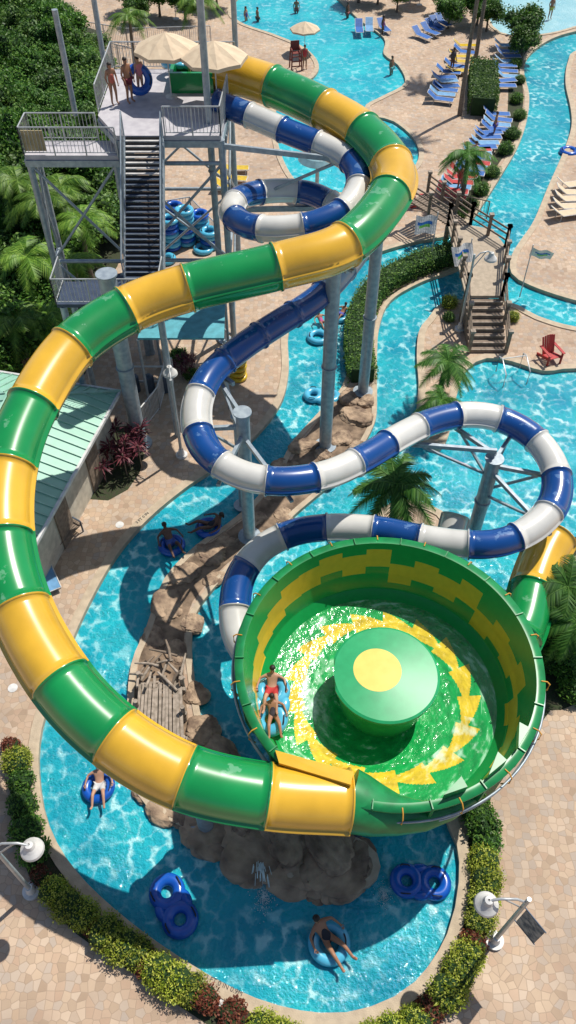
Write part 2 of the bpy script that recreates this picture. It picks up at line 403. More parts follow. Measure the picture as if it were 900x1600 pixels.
bb=[(338,160,10.9),(395,182,10.7),(450,206,10.5),(505,228,10.3),(548,252,10.1),(562,285,9.9),(540,325,9.65),(490,350,9.4),(430,358,9.2),(385,352,9.0),(362,332,8.8),(378,308,8.6),(430,298,8.4),(490,304,8.2),(540,335,8.05),(560,380,7.95),(535,425,7.8),(490,470,7.65),(430,508,7.5),(375,545,7.3),(330,585,7.0),(309,628,6.75),(309,672,6.5),(330,712,6.35),(378,742,6.2),(440,752,6.1),(510,742,5.95),(570,715,5.8),(625,682,5.6),(680,657,5.45),(735,648,5.3),(790,658,5.1),(838,688,4.95),(868,735,4.8),(866,785,4.6),(832,825,4.45),(780,848,4.3),(720,850,4.15),(650,840,4.0),(590,828,3.85),(520,824,3.7),(460,832,3.5),(408,858,3.2),(376,900,2.9),(367,950,2.6),(375,1000,2.3),(410,1050,1.9)]
full=catmull([P(*g) for g in bb],False,.2)
full,L=resample(full,.2)
bPath=full
sec=8; bd=list(range(0,len(full)-4,sec))+[len(full)-1]
bO=Vector((full[0].x,full[0].y,0))
bS=ob('water_slide',None,bO,label='narrow blue and white tube slide with tight spiral loops',category='water slide')
def bmat(i,p):
    if 7.72<p.z<7.92: return mPaleB
    if 7.42<p.z<=7.72: return mBlue
    if 7.2<p.z<=7.42: return mPaleB
    return [mBlue,mWhite][i%2]
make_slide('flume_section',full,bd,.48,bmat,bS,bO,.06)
ex=catmull([P(u,v,z) for u,v,z in [(868,838,2.5),(850,870,2.35),(832,920,2.2),(815,985,2.1),(770,1060,2.1)]],False,.22)
eO=Vector((ex[0].x,ex[0].y,0))
eS=ob('water_slide',None,eO,label='short yellow and green exit flume leaving the bowl',category='water slide')
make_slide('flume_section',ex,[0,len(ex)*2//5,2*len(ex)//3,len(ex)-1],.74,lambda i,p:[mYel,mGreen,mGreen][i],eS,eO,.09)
wx=catmull([P(u,v,z) for u,v,z in [(712,806,1.6),(706,830,1.3),(702,860,1.0)]],False,.2)
eO=Vector((wx[0].x,wx[0].y,0))
eS=ob('water_slide',None,eO,label='white end piece of a tube slide over the splash pool',category='water slide')
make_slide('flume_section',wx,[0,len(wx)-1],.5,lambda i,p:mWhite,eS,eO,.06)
# ------------------------------------------------------------ bowl
bc=P(607,1028,5.2); BC=Vector((bc.x,bc.y,0)); BR=4.1
bowl=ob('bowl_slide',None,BC,label='giant round green and yellow bowl water slide with swirling water',category='bowl slide')
def attrmat(name,rough,bump,lo=.8,hi=1.15):
    m,n,l,b=nt(name)
    a=n.new('ShaderNodeAttribute'); a.attribute_name='Col'
    tc=n.new('ShaderNodeTexCoord'); no=n.new('ShaderNodeTexNoise'); no.inputs['Scale'].default_value=5; no.inputs['Detail'].default_value=6
    l.new(tc.outputs['Object'],no.inputs['Vector'])
    r=ramp(n,l,no.outputs[0],[(.3,(lo,)*3),(.7,(hi,)*3)])
    mx=n.new('ShaderNodeMix'); mx.data_type='RGBA'; mx.blend_type='MULTIPLY'; mx.inputs[0].default_value=1
    l.new(a.outputs['Color'],mx.inputs[6]); l.new(r.outputs[0],mx.inputs[7]); l.new(mx.outputs[2],b.inputs['Base Color'])
    b.inputs['Roughness'].default_value=rough
    if bump:
        bp=n.new('ShaderNodeBump'); bp.inputs['Strength'].default_value=bump; bp.inputs['Distance'].default_value=.08
        l.new(no.outputs[0],bp.inputs['Height']); l.new(bp.outputs[0],b.inputs['Normal'])
    return m
GR=(.008,.27,.06); YE=(.7,.43,.03)
def lathe(name,prof,colf,mat,N=360,sub=14):
    pr=[]
    for i in range(len(prof)-1):
        for j in range(sub): pr.append((prof[i][0]+(prof[i+1][0]-prof[i][0])*j/sub, prof[i][1]+(prof[i+1][1]-prof[i][1])*j/sub))
    pr.append(prof[-1]); k=len(pr)
    mb=MB(); vs=[];fs=[];cols=[]
    for i in range(N):
        a=2*math.pi*i/N
        for q in pr: vs.append((q[0]*math.cos(a),q[0]*math.sin(a),q[1]))
    for i in range(N):
        for j in range(k-1):
            fs.append((i*k+j,((i+1)%N)*k+j,((i+1)%N)*k+j+1,i*k+j+1))
            cols.append(colf(2*math.pi*(i+.5)/N,(j+.5)/(k-1),pr[j]))
    mb.add(vs,fs,0,True); me=mb.mesh(name,mat)
    at=me.color_attributes.new('Col','FLOAT_COLOR','CORNER')
    buf=[]
    for c in cols: buf+= [c[0],c[1],c[2],1]*4
    at.data.foreach_set('color',buf)
    return ob(name,me,parent=bowl)
NP=18
steps_lo=[.5,.36,.22,.1,.1,.24,.2,.34,.3,.42,.36,.28,.42,.3,.44,.3]
def wallcol(a,t,p):
    d=((196-math.degrees(a))%360)/360.0
    x=d*16; k=int(x)%16
    lo=steps_lo[k]; hi=lo+(.4 if (x%1)<.5 else .3)
    if (x%1)<.5: lo+=.1
    return YE if lo<t<hi else GR
wp=[(BR,5.2),(4.0,4.6),(3.88,3.9),(3.72,3.3),(3.45,3.0)]
lathe('bowl_wall',wp,wallcol,attrmat('bowl_wall_gelcoat',.22,0,.93,1.05),384,14)
def floorcol(a,t,p):
    r=p[0]; k=a/(2*math.pi)*17; fr=k%1
    rin=2.32+.16*(1-fr); rout=2.68+.36*fr
    c=(.68,.5,.03) if rin<r<rout else (.008,.33,.07)
    ang=math.degrees(a)%360
    x=r*math.cos(a);y=r*math.sin(a)
    nz=noise.noise(Vector((x*1.4,y*1.4,3)))+.5*noise.noise(Vector((x*4,y*4,8)))+.25*noise.noise(Vector((x*11,y*11,8)))
    sx=a if a<math.pi else a-2*math.pi
    wx_=Vector((math.cos(a+r*.5)*6,math.sin(a+r*.5)*6,r*5))
    sw=noise.noise(wx_)+.5*noise.noise(wx_*2.3)+.3*noise.noise(wx_*5)
    fo=0
    if 140<ang<212 and 1.65<r<2.5: fo=max(0,min(.95,.35+nz*1.3+sw*.4))*min(1,(ang-140)/15,(212-ang)/15)*min(1,(r-1.65)/.2,(2.5-r)/.2)
    if 290<ang<345 and r>2.3: fo=max(fo,max(0,min(.7,-.1+nz*1.1+sw*.5)))
    if r>3.0: fo=max(fo,max(0,min(.5,sw*.9-.1)))
    fo=max(fo,max(0,min(.6,sw*.9-.38)))
    c=tuple(q*(.95+.35*sw) for q in c)
    return tuple(max(0,c[i])*(1-fo)+(.62,.8,.68)[i]*fo for i in range(3))
lathe('bowl_floor_water',[(3.45,3.0),(2.2,2.86),(1.0,2.8)],floorcol,attrmat('bowl_water',.12,.3,.9,1.08),600,44)
mb=MB()
sh=[(BR-.002,5.203),(BR+.24,5.21),(BR+.24,5.13),(BR+.06,5.12),(4.16,4.3),(4.02,3.6),(3.8,3.0),(3.3,2.7),(.8,2.4)]
N=120;vs=[];k=len(sh)
for i in range(N):
    a=2*math.pi*i/N
    for q in sh: vs.append((q[0]*math.cos(a),q[0]*math.sin(a),q[1]))
mb.add(vs,[(i*k+j,i*k+j+1,((i+1)%N)*k+j+1,((i+1)%N)*k+j) for i in range(N) for j in range(k-1)],0,True)
for i in range(NP):
    a=2*math.pi*i/NP; c,s_=math.cos(a),math.sin(a)
    for (r0,z0),(r1,z1) in [((4.26,5.1),(4.22,4.3)),((4.22,4.3),(4.08,3.6)),((4.08,3.6),(3.84,2.95)),((3.84,2.95),(3.0,2.6))]:
        mb.beam((c*r0,s_*r0,z0),(c*r1,s_*r1,z1),.09,.14,0)
    mb.box((c*(BR+.1),s_*(BR+.1),5.235),(.26,.03,.05),a,0)
ob('bowl_shell',mb.mesh('bowl_shell',mGreenD),parent=bowl)
mb=MB()
for (r0,z0) in [(4.42,4.75),(4.38,4.45)]:
    mb.tube([((r0)*math.cos(2*math.pi*i/90),r0*math.sin(2*math.pi*i/90),z0) for i in range(90)],.035,6,0,True)
ob('water_pipe',mb.mesh('water_pipe',[mSteel]),parent=bowl)
for i in range(NP):
    mb=MB(); a=2*math.pi*(i+.5)/NP; c,s_=math.cos(a),math.sin(a)
    mb.tube([(c*4.22,s_*4.22,5.22),(c*4.38,s_*4.38,5.22),(c*4.48,s_*4.48,5.1),(c*4.48,s_*4.48,4.8),(c*4.3,s_*4.3,4.4)],.02,6,0)
    ob('water_hose',mb.mesh('water_hose',[mOrange]),parent=bowl)
mb=MB()
n=72; off=Vector((-.24,.06,0)); vs=[]
rr=[(.7,4.42),(1.5,4.34),(1.57,4.3),(1.57,4.22),(1.4,3.7),(1.28,2.8)]
for q in rr:
    for i in range(n):
        a=2*math.pi*i/n; oo=off*(1 if q[0]<1 else 0)
        x=q[0]*math.cos(a)
        if q[0]>1.5: x=max(x,-1.48)
        vs.append((x+oo.x,q[0]*math.sin(a)+oo.y,q[1]))
for j in range(len(rr)-1):
    mb.add(vs[j*n:(j+2)*n],[(i,n+i,n+(i+1)%n,(i+1)%n) for i in range(n)],0 ,True)
mb.add([(off.x+.7*math.cos(2*math.pi*i/n),off.y+.7*math.sin(2*math.pi*i/n),4.422) for i in range(n)],[list(range(n))],1)
ob('bowl_centre_cover',mb.mesh('bowl_centre_cover',[M('cover_green',(.02,.36,.13),.4,c2=(.015,.31,.11)),M('cover_yellow',(.7,.53,.07),.4,c2=(.66,.48,.05))]),parent=bowl)
for i in range(6):
    mb=MB(); a=2*math.pi*i/6+.3
    mb.cyl((3.2*math.cos(a),3.2*math.sin(a),-.6),(3.2*math.cos(a),3.2*math.sin(a),2.85),.14,n=12)
    ob('support_post',mb.mesh('support_post',mSteelD),parent=bowl)
mb=MB(); pp=[];rad_=[]
for ang,rc,r_,z in [(251,3.98,.8,4.58),(256,4.0,.76,4.52),(262,4.04,.66,4.45),(270,4.1,.5,4.36),(279,4.15,.38,4.3),(289,4.15,.26,4.25),(300,4.12,.16,4.2)]:
    a=math.radians(ang); pp.append(Vector((rc*math.cos(a),rc*math.sin(a),z))); rad_.append(r_)
mb.tube(pp,rad_,24,0); ob('entry_fairing',mb.mesh('entry_fairing',mGreenD),parent=bowl)
mb=MB()
q=[P(430,1172,5.3)-BC,P(553,1206,5.3)-BC,P(548,1226,5.55)-BC,P(436,1192,5.55)-BC]
vs=q+[p-Vector((0,0,.12)) for p in q]
mb.add(vs,[(0,1,2,3),(7,6,5,4),(0,4,5,1),(1,5,6,2),(2,6,7,3),(3,7,4,0)])
ob('entry_flare',mb.mesh('entry_flare',mYel),parent=bowl)
for ang in(284,302,318):
    a=math.radians(ang); a2=math.radians(ang+9)
    mb=MB(); o1=Vector((4.14*math.cos(a),4.14*math.sin(a),5.22)); o2=Vector((4.14*math.cos(a2),4.14*math.sin(a2),5.22)); i1=o2*.93; i1.z=5.22
    up=Vector((0,0,.32)); vs=[o1,o2,i1,o1+up,o2+up,i1+up]
    mb.add(vs,[(0,1,2),(3,5,4),(0,3,4,1),(1,4,5,2),(2,5,3,0)]); ob('rim_gate',mb.mesh('rim_gate',mGreenD),parent=bowl)
# ------------------------------------------------------------ support columns
def column(base,zt,r,targets=[],z0=0,label='tall galvanised steel column holding up the tube slide'):
    b=P(*base)
    o=ob('slide_support_column',None,(b.x,b.y,z0),label=label,category='support column',group='steel slide support columns')
    mb=MB(); mb.cyl((0,0,-.7),(0,0,zt-z0),r,n=20); mb.cyl((0,0,zt-z0-.02),(0,0,zt-z0+.04),r+.08,n=20)
    mb.cyl((0,0,0),(0,0,.06),r+.22,n=20); mb.cyl((0,0,(zt-z0)*.5),(0,0,(zt-z0)*.5+.05),r+.05,n=20)
    ob('post',mb.mesh('post',mSteel),parent=o)
    for tp,rad in targets:
        mb=MB(); d=Vector((tp.x-b.x,tp.y-b.y,0)); 
        q=Vector((tp.x-b.x,tp.y-b.y,tp.z-rad-.05-z0))
        if d.length<.5:
            mb.box((q.x/2,q.y/2,q.z-.05),(d.length+.5,.3,.15),math.atan2(d.y,d.x))
        else:
            mb.beam((0,0,q.z-.02),q,.12,.16); mb.beam((0,0,q.z-1.3),q*.8+Vector((0,0,q.z*.2-.1)),.08,.08)
        mb.beam(q-d.normalized()*.45,q+d.normalized()*.45,.12,.1)
        ob('arm',mb.mesh('arm',mSteel),parent=o)
def near(path,x,y,dmax,k,sep=2.0,zlo=0,zhi=99):
    out=[]
    for p in sorted(path,key=lambda p:(p.x-x)**2+(p.y-y)**2):
        if p.z<zlo or p.z>zhi: continue
        if (Vector((p.x-x,p.y-y))).length>dmax: break
        if all((p-q).length>sep for q in out): out.append(p)
        if len(out)>=k: break
    return out
def colnear(base,zt,r,path,rad,dmax,k,**kw):
    b=P(*base); t=near(path,b.x,b.y,dmax,k,zlo=zt-2.5,zhi=zt+2.2)
    column(base,zt,r,[(q,rad) for q in t],**kw)
colnear((219,693,0),8.6,.32,gPath,.8,1.6,1)
colnear((508,697,0),8.9,.27,gPath,.8,2.0,1)
colnear((567,612,0),8.4,.25,gPath,.8,2.6,1)
colnear((390,838,0),6.7,.24,bPath,.5,5.0,4)
colnear((737,842,0),4.6,.26,bPath,.5,4.2,5)
colnear((322,1290,0),4.3,.25,gPath,.8,2.0,1)
column((352,532,0),17.5,.14,label='very tall thin grey steel mast beside the slide tower')
colnear((378,790,0),5.0,.12,bPath,.5,2.0,0)
# ------------------------------------------------------------ railings
def railing(mb,pts,h=1.05,post=1.3,bal=.14,mi=0,pr=.03,br=.012):
    for a,b in zip(pts[:-1],pts[1:]):
        a=Vector(a);b=Vector(b);L=(b-a).length;n=max(1,round(L/post)); z=Vector((0,0,1))
        for i in range(n+1):
            p=a.lerp(b,i/n); mb.cyl(p,p+z*h,pr,n=6,mi=mi)
        mb.cyl(a+z*h,b+z*h,pr,n=6,mi=mi); mb.cyl(a+z*.12,b+z*.12,pr*.7,n=5,mi=mi)
        if bal:
            m=int(L/bal)
            for i in range(m):
                p=a.lerp(b,(i+.5)/m); mb.cyl(p+z*.12,p+z*h,br,n=4,mi=mi,cap=False)
# ------------------------------------------------------------ tower
dz=10.75; y0=P(200,212,dz).y; y1=P(200,108,dz).y; x0=P(190,212,dz).x; x1=P(335,212,dz).x+.25
TO=Vector(((x0+x1)/2,(y0+y1)/2,0))
tower=ob('slide_tower',None,TO,label='tall grey steel slide tower with deck, railings and long staircase',category='tower')
def tp(mb,name,mats): return ob(name,mb.mesh(name,mats),(-TO.x,-TO.y,0),parent=tower)
mb=MB()
dk=[(x0-.2,y0),(x1,y0),(x1+.3,y1),(x0-1.2,y1),(x0-1.2,y0+1.8)]
mb.prism(dk,dz-.18,dz)
lz=10.0; la=P(38,243,lz); lt=y0+1.2
land=[(la.x,la.y),(x0-.25,la.y),(x0-.25,lt),(la.x,lt)]
mb.prism(land,lz-.18,lz)
tp(mb,'deck',[mDeck])
mb=MB()
for z,poly in((dz,dk),(lz,land)):
    for a,b in zip(poly,poly[1:]+poly[:1]): mb.beam((*a,z-.32),(*b,z-.32),.12,.26)
tp(mb,'edge_beam',[mSteel])
for seg in ([(x0+1.7,y0,dz),(x1,y0,dz),(x1+.15,y0+3,dz)],[(x1+.3,y1,dz),(x0-1.2,y1,dz),(x0-1.2,y0+2,dz)],[(x0-.25,la.y,lz),(la.x,la.y,lz),(la.x,lt,lz),(x0-1.2,lt,lz)]):
    mb=MB(); railing(mb,seg,1.1); tp(mb,'railing',[mRail])
mb=MB(); a=(la.x+.03,la.y+.08); b=(la.x+.9,la.y+.08)
mb.beam((*a,lz+.55),(*b,lz+.55),.04,.8); tp(mb,'sign_panel',[M('tan_panel',(.45,.36,.2),.7)])
sx0=P(198,215,10.6).x; sx1=P(254,215,10.6).x; N=26; ys=y0-.05; ye=P(215,440,7.0).y; zs=dz;ze=7.0
mb=MB()
for i in range(N):
    z=zs-(i+1)*(zs-ze)/(N+1); y=ys-(i+.5)*(ys-ye)/N; mi=0 if i<7 else 2
    wd=(ys-ye)/N
    mb.box(((sx0+sx1)/2,y,z),(sx1-sx0,wd*(.8 if i<7 else 1.0),.04),mi=mi); mb.box(((sx0+sx1)/2,y+wd*.5,z+.06),(sx1-sx0,.02,.1),mi=1)
    if i>=7: mb.box(((sx0+sx1)/2,y-wd*.44,z+.023),(sx1-sx0,.018,.008),mi=3)
tp(mb,'stair_treads',[mStepL,mBlack,mStep,mSteel])
for x in(sx0-.05,sx1+.05):
    mb=MB(); mb.beam((x,ys,zs-.15),(x,ye,ze-.15),.08,.3); tp(mb,'stair_stringer',[mSteel])
    mb=MB(); railing(mb,[(x,ys,zs-.05),(x,ye,ze-.05)],1.0,1.0,.2); tp(mb,'stair_railing',[mSteel])
mb=MB()
l2x=P(98,445,ze).x
l2=[(l2x,ye-1.5),(sx1+.1,ye-1.5),(sx1+.1,ye),(l2x,ye)]
mb.prism(l2,ze-.15,ze)
tp(mb,'landing',[mStep])
mb=MB()
for i in range(24):
    z=ze-(i+1)*(ze-3)/25; y=ye+(i+.5)*.27; mb.box((sx0-1.0,y,z),(1.3,.28,.05))
for x in(sx0-1.7,sx0-.3): mb.beam((x,ye,ze-.15),(x,ye+6.5,2.9),.08,.3)
tp(mb,'lower_stairs',[mStep])
mb=MB(); railing(mb,[(sx1+.1,ye,ze),(sx1+.1,ye-1.5,ze),(l2x,ye-1.5,ze),(l2x,ye,ze)],1.1); tp(mb,'landing_railing',[mRail])
mb=MB()
cols=[(x0-.2,y0+.1),(x1,y0+.1),(x1,y1),(x0-1.0,y1),(la.x+.1,la.y+.1),(la.x+.1,lt),(x0-.4,la.y+.1),(l2x+.2,ye-1.4),(sx1,ye-1.4),(l2x+.2,ye-.1)]
for i,(x,y) in enumerate(cols):
    zt=dz-.2 if i<4 else (lz-.2 if i<7 else ze-.15)
    mb.cyl((x,y,0),(x,y,zt),.14,n=12)
for i,j in((0,1),(1,2),(2,3),(3,0),(4,5),(4,6)):
    for za,zb in((1,5.2),(5.2,9.6)):
        a=cols[i];b=cols[j]
        mb.cyl((*a,za),(*b,zb),.06,n=6); mb.cyl((*a,zb),(*b,za),.06,n=6); mb.cyl((*a,zb),(*b,zb),.09,n=8)
mb.beam((x1,y0+.1,10.3),(x1+4.6,y0-.6,10.1),.12,.2); mb.beam((x1,y0+.1,7.6),(x1+4.6,y0-.6,10.0),.1,.1)
mb.beam((x1,y0+.1,7.6),(x1+5.2,y0+.1,7.7),.14,.2)
tp(mb,'frame',[mSteel])
for (u,v,zb,zt) in [(118,180,10,14.0),(163,100,10.7,14.5),(372,160,9,14.5)]:
    mb=MB(); b=P(u,v,zb); mb.cyl((b.x,b.y,zb),(b.x,b.y,zt),.12,n=10)
    tp(mb,'mast',[mSteel])
mb=MB(); a=P(215,528,4.0);b=P(350,528,4.0);c=P(352,470,4.0);d=P(235,462,4.0)
mb.add([a,b,c,d,a-Vector((0,0,.1)),b-Vector((0,0,.1)),c-Vector((0,0,.1)),d-Vector((0,0,.1))],[(0,1,2,3),(7,6,5,4),(0,4,5,1),(1,5,6,2),(2,6,7,3),(3,7,4,0)])
can=ob('canopy',mb.mesh('canopy',mTeal),label='flat teal canopy over the tube storage under the tower',category='canopy')
for q in (a,b,c,d):
    m2=MB(); m2.cyl((q.x,q.y,0),(q.x,q.y,3.9),.06,n=8); ob('canopy_post',m2.mesh('canopy_post',mSteel),parent=can)
mb=MB(); s0=P(338,106,11.4)
cx=s0.x-1.0
mb.prism([(cx-.9,s0.y-.95),(cx+.9,s0.y-.95),(cx+.9,s0.y-.8),(cx-.75,s0.y-.8),(cx-.75,s0.y+.8),(cx+.9,s0.y+.8),(cx+.9,s0.y+.95),(cx-.9,s0.y+.95)],dz,dz+.8)
mb.box((cx,s0.y,dz+.12),(1.7,1.7,.2))
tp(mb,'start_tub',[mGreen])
# ------------------------------------------------------------ umbrellas
def umbrella_b():
    o=ob('umbrella',None)
    mb=MB(); mb.cyl((0,0,0),(0,0,2.7),.03,n=8); mb.cyl((0,0,0),(0,0,.08),.28,n=16); ob('pole',mb.mesh('pole',mPlW),parent=o)
    mb=MB(); n=8
    for i in range(n):
        a=2*math.pi*i/n;b=2*math.pi*(i+1)/n
        p1=Vector((1.5*math.cos(a),1.5*math.sin(a),2.15)); p2=Vector((1.5*math.cos(b),1.5*math.sin(b),2.15)); top=Vector((0,0,2.8))
        m1=(p1+top)/2+Vector((0,0,.05)); m2=(p2+top)/2+Vector((0,0,.05)); mm=(m1+m2)/2-Vector((0,0,.04)); pm=(p1+p2)/2+Vector((0,0,.02))
        mb.add([top,m1,mm,m2,p1,pm,p2],[(0,1,2),(0,2,3),(1,4,5,2),(2,5,6,3)])
        mb.add([p1,pm,p2,p2-Vector((0,0,.15)),pm-Vector((0,0,.15)),p1-Vector((0,0,.15))],[(0,1,4,5),(1,2,3,4)])
    ob('umbrella_canopy',mb.mesh('umbrella_canopy',mCanvas),parent=o)
    return o
for u,v,z,s in [(268,152,dz,.88),(340,166,dz,.88)]:
    inst('umb',umbrella_b,P(u,v,z),U(0,1),s,label='open beige umbrella on the slide tower deck',category='umbrella',group='beige umbrellas')
for u,v,s in [(476,82,.8),(655,8,.9),(275,30,1.0)]:
    inst('umb',umbrella_b,P(u,v,0),U(0,1),s,label='open beige umbrella standing beside the pool',category='umbrella',group='beige umbrellas')
# ------------------------------------------------------------ building with mint roof
rz=3.0
A=P(188,612,rz); B=P(46,868,rz)
dirv=(A-B); dirv.z=0; L=dirv.length; dn=dirv.normalized(); nl=Vector((-dn.y,dn.x,0))
if nl.x>0: nl=-nl
Wd=7.0
bo=(A+B)/2+nl*Wd/2; BO=Vector((bo.x,bo.y,0))
bld=ob('service_building',None,BO,label='low cream service building with a mint green ribbed metal roof',category='building')
def loc(s,t,z): 
    p=B+dn*s+nl*t; return Vector((p.x-BO.x,p.y-BO.y,z))
mb=MB()
wl=[loc(.4,.5,0),loc(L-.4,.5,0),loc(L-.4,Wd-.5,0),loc(.4,Wd-.5,0)]
mb.prism(wl,0,rz-.05); ob('wall',mb.mesh('wall',mWall),parent=bld)
mb=MB(); rh=1.1
e=[loc(0,0,rz),loc(L,0,rz),loc(L,Wd,rz),loc(0,Wd,rz),loc(2.4,Wd/2,rz+rh),loc(L-2.4,Wd/2,rz+rh)]
mb.add(e,[(0,1,5,4),(1,2,5),(2,3,4,5),(3,0,4),(3,2,1,0)],0)
k=int(L/.42)
for i in range(1,k):
    s=i*L/k
    m=min(1,min(s,L-s)/2.4)
    mb.beam(loc(s,0.0,rz+.03),loc(s,Wd/2*m,rz+rh*m+.03),.05,.06,1)
    mb.beam(loc(s,Wd,rz+.03),loc(s,Wd-Wd/2*m,rz+rh*m+.03),.05,.06,1)
for i in range(1,16):
    t=i*Wd/16; m=min(t,Wd-t)/(Wd/2)
    mb.beam(loc(L,t,rz+.03),loc(L-2.4*m,t,rz+rh*m+.03),.05,.06,1)
mb.beam(e[4],e[5],.2,.12,1)
for a,b in((0,4),(1,5)): mb.beam(e[a]+Vector((0,0,.03)),e[b]+Vector((0,0,.03)),.14,.08,1)
for a,b in((0,1),(1,2)): mb.beam(e[a],e[b],.1,.14,2)
ob('roof',mb.mesh('roof',[mRoof,M('roof_rib',(.36,.6,.48),.4),mPlW]),parent=bld)
for s in(L*.35,L*.7):
    mb=MB(); mb.box(loc(s,.46,1.05),(1.0,.06,2.1),math.atan2(dn.y,dn.x))
    ob('door',mb.mesh('door',mWood),parent=bld)
# ------------------------------------------------------------ vegetation
def core(mb,c,r,mi):
    n,m=10,6;vs=[]
    for i in range(m+1):
        a=math.pi*i/m
        for j in range(n):
            b=2*math.pi*j/n; k=U(.8,1.1)
            vs.append((c[0]+r[0]*k*math.sin(a)*math.cos(b),c[1]+r[1]*k*math.sin(a)*math.sin(b),c[2]+r[2]*k*math.cos(a)))
    mb.add(vs,[(i*n+j,(i+1)*n+j,(i+1)*n+(j+1)%n,i*n+(j+1)%n) for i in range(m) for j in range(n)],mi,True)
def bush_b(mat,nl=2200,r=.55,sz=.065,rnd=.72):
    def f():
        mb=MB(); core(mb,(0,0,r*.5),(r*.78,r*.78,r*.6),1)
        cl=[(U(-.3,.3)*r,U(-.3,.3)*r,U(.45,.65)*r) for _ in range(9)]
        for i in range(nl):
            c=Vector(random.choice(cl)); d=Vector((random.gauss(0,1),random.gauss(0,1),random.gauss(0,.85))).normalized()*r*U(.5,rnd)
            p=c+d
            if p.z<.02:p.z=U(.02,.2)
            mb.leaf(p,sz*U(.7,1.4))
        return ob('bush',mb.mesh('bush',[mat,mCore]))
    return f
def tree_b(mat,nc=16,nlf=260,Rc=1.9,Hc=3.0):
    def f():
        o=ob('broadleaf_tree',None)
        mb=MB(); mb.tube([(0,0,0),(.05,.03,Hc*.4),(.0,.1,Hc*.7)],[.14,.1,.07],8)
        cl=[]
        for i in range(nc):
            a=U(0,6.28); q=math.sqrt(R())*Rc*.75; z=Hc*U(.5,1.05)*(1-.2*q/Rc); c=Vector((q*math.cos(a),q*math.sin(a),z)); cl.append((c,U(.45,.85)))
            if i<8: mb.tube([(0,.05,Hc*.45),c*.6+Vector((0,0,Hc*.2)),c],[.06,.04,.02],5)
        ob('trunk',mb.mesh('trunk',mTrunk),parent=o)
        mb=MB()
        for c,r in cl:
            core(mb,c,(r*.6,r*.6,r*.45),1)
            for _ in range(nlf):
                d=Vector((random.gauss(0,1),random.gauss(0,1),random.gauss(0,1)*.8)).normalized()*r*U(.5,1.1)
                mb.leaf(c+d,U(.13,.27),0,.55,.6)
        ob('crown',mb.mesh('crown',[mat,mCore]),parent=o); return o
    return f
def palm_b(mat,h=3.0,nf=18,fl=1.7):
    def f():
        o=ob('palm_tree',None); mb=MB()
        k=8; mb.tube([(.08*math.sin(i*.5),.04*i/k,h*i/k) for i in range(k+1)],[.17-.06*i/k for i in range(k+1)],9)
        ob('trunk',mb.mesh('trunk',mTrunk),parent=o)
        mb=MB(); top=Vector((.08*math.sin(4),.04,h))
        for i in range(nf):
            a=i*2.4+U(-.2,.2); el=U(.0,1.1); l=fl*U(.8,1.1)
            d=Vector((math.cos(a),math.sin(a),0)); pts=[]
            for j in range(13):
                t=j/12; pts.append(top+d*(l*t*(math.cos(el)*.5+.5)) + Vector((0,0,l*(math.sin(el)*t*.9-.75*t*t*(1.15-.3*math.sin(el))))))
            mb.tube(pts,[.025*(1-j/14) for j in range(13)],4)
            for j in range(1,40):
                t=j/40; q=t*12; i0=int(q); p=pts[i0].lerp(pts[min(12,i0+1)],q-i0)
                tan=(pts[min(12,i0+1)]-pts[i0]).normalized()
                side=tan.cross(Vector((0,0,1))).normalized()
                ll=l*.34*math.sin(math.pi*(.12+.82*t))
                for s in(-1,1):
                    e=p+(side*s*.8+tan*.6+Vector((0,0,-.35+U(-.15,.15)))).normalized()*ll*U(.85,1.1)
                    w=tan*.03
                    mb.add([p-w,p+w,e],[(0,1,2)])
        ob('crown',mb.mesh('crown',[mat]),parent=o); return o
    return f
trK=[tree_b(mLeafD),tree_b(mLeafD,14,260,1.6,2.6),tree_b(mLeafH,14,250,1.5,2.4)]
regW=[P(u,v) for u,v in [(-260,40),(120,50),(150,110),(165,270),(185,330),(130,440),(100,560),(70,640),(-260,640)]]
n=0;plc=[];tries=0
while tries<6000 and n<170:
    tries+=1
    x=U(-40,-6);y=U(26,80)
    if not pip(x,y,regW): continue
    if x< -.55*y-3: continue
    if any((x-a)**2+(y-b)**2<1.6**2 for a,b in plc): continue
    if (Vector((x,y,0))-BO).dot(nl)>-Wd/2-1 and (Vector((x,y,0))-BO).dot(dn)<L/2+1.3: continue
    plc.append((x,y)); k=random.choice([0,0,1,2,2])
    inst('tr%d'%k,trK[k],(x,y,0),U(0,6),(U(.8,1.2),U(.8,1.2),U(.7,1.4)),label='dense dark green broadleaf tree growing beside the slide tower',category='tree',group='dense trees beside the tower'); n+=1
for u,v in [(215,25),(250,12),(290,20),(200,5),(310,-5),(340,2),(590,-8),(620,5),(700,30),(720,12),(745,25),(690,8),(760,35),(650,-20),(810,62),(815,80),(560,-10)]:
    inst('tr1',trK[1],P(u,v+14),U(0,6),U(.7,1.1),label='leafy green tree beside the pool deck',category='tree',group='trees around the pool deck')
pk={'a':palm_b(mPalm,2.6,22,1.7),'b':palm_b(mPalmY,4.2,20,2.3),'c':palm_b(mPalm,11,18,2.3)}
for u,v,z,k,s in [(700,560,2.6,'a',.95),(690,622,1.9,'a',.7),(620,762,2.9,'a',1.2),(732,240,2.9,'a',1.1),(885,915,2.6,'a',1.0),(905,975,2.3,'a',.9),(60,300,4.4,'b',.95),(120,325,4.4,'b',.9),(25,270,4.4,'b',.95),(90,275,4.4,'b',.9),(40,390,4.2,'b',.9),(110,390,4.0,'b',.8),(20,480,3.9,'b',.8),(70,470,3.8,'b',.75),(200,20,4,'b',.9),(310,5,4,'b',1.0)]:
    p=P(u,v,z); p.z=0
    inst('palm'+k,pk[k],p,U(0,6),s,label='feathery green palm tree with arching fronds',category='palm tree',group='palm trees')
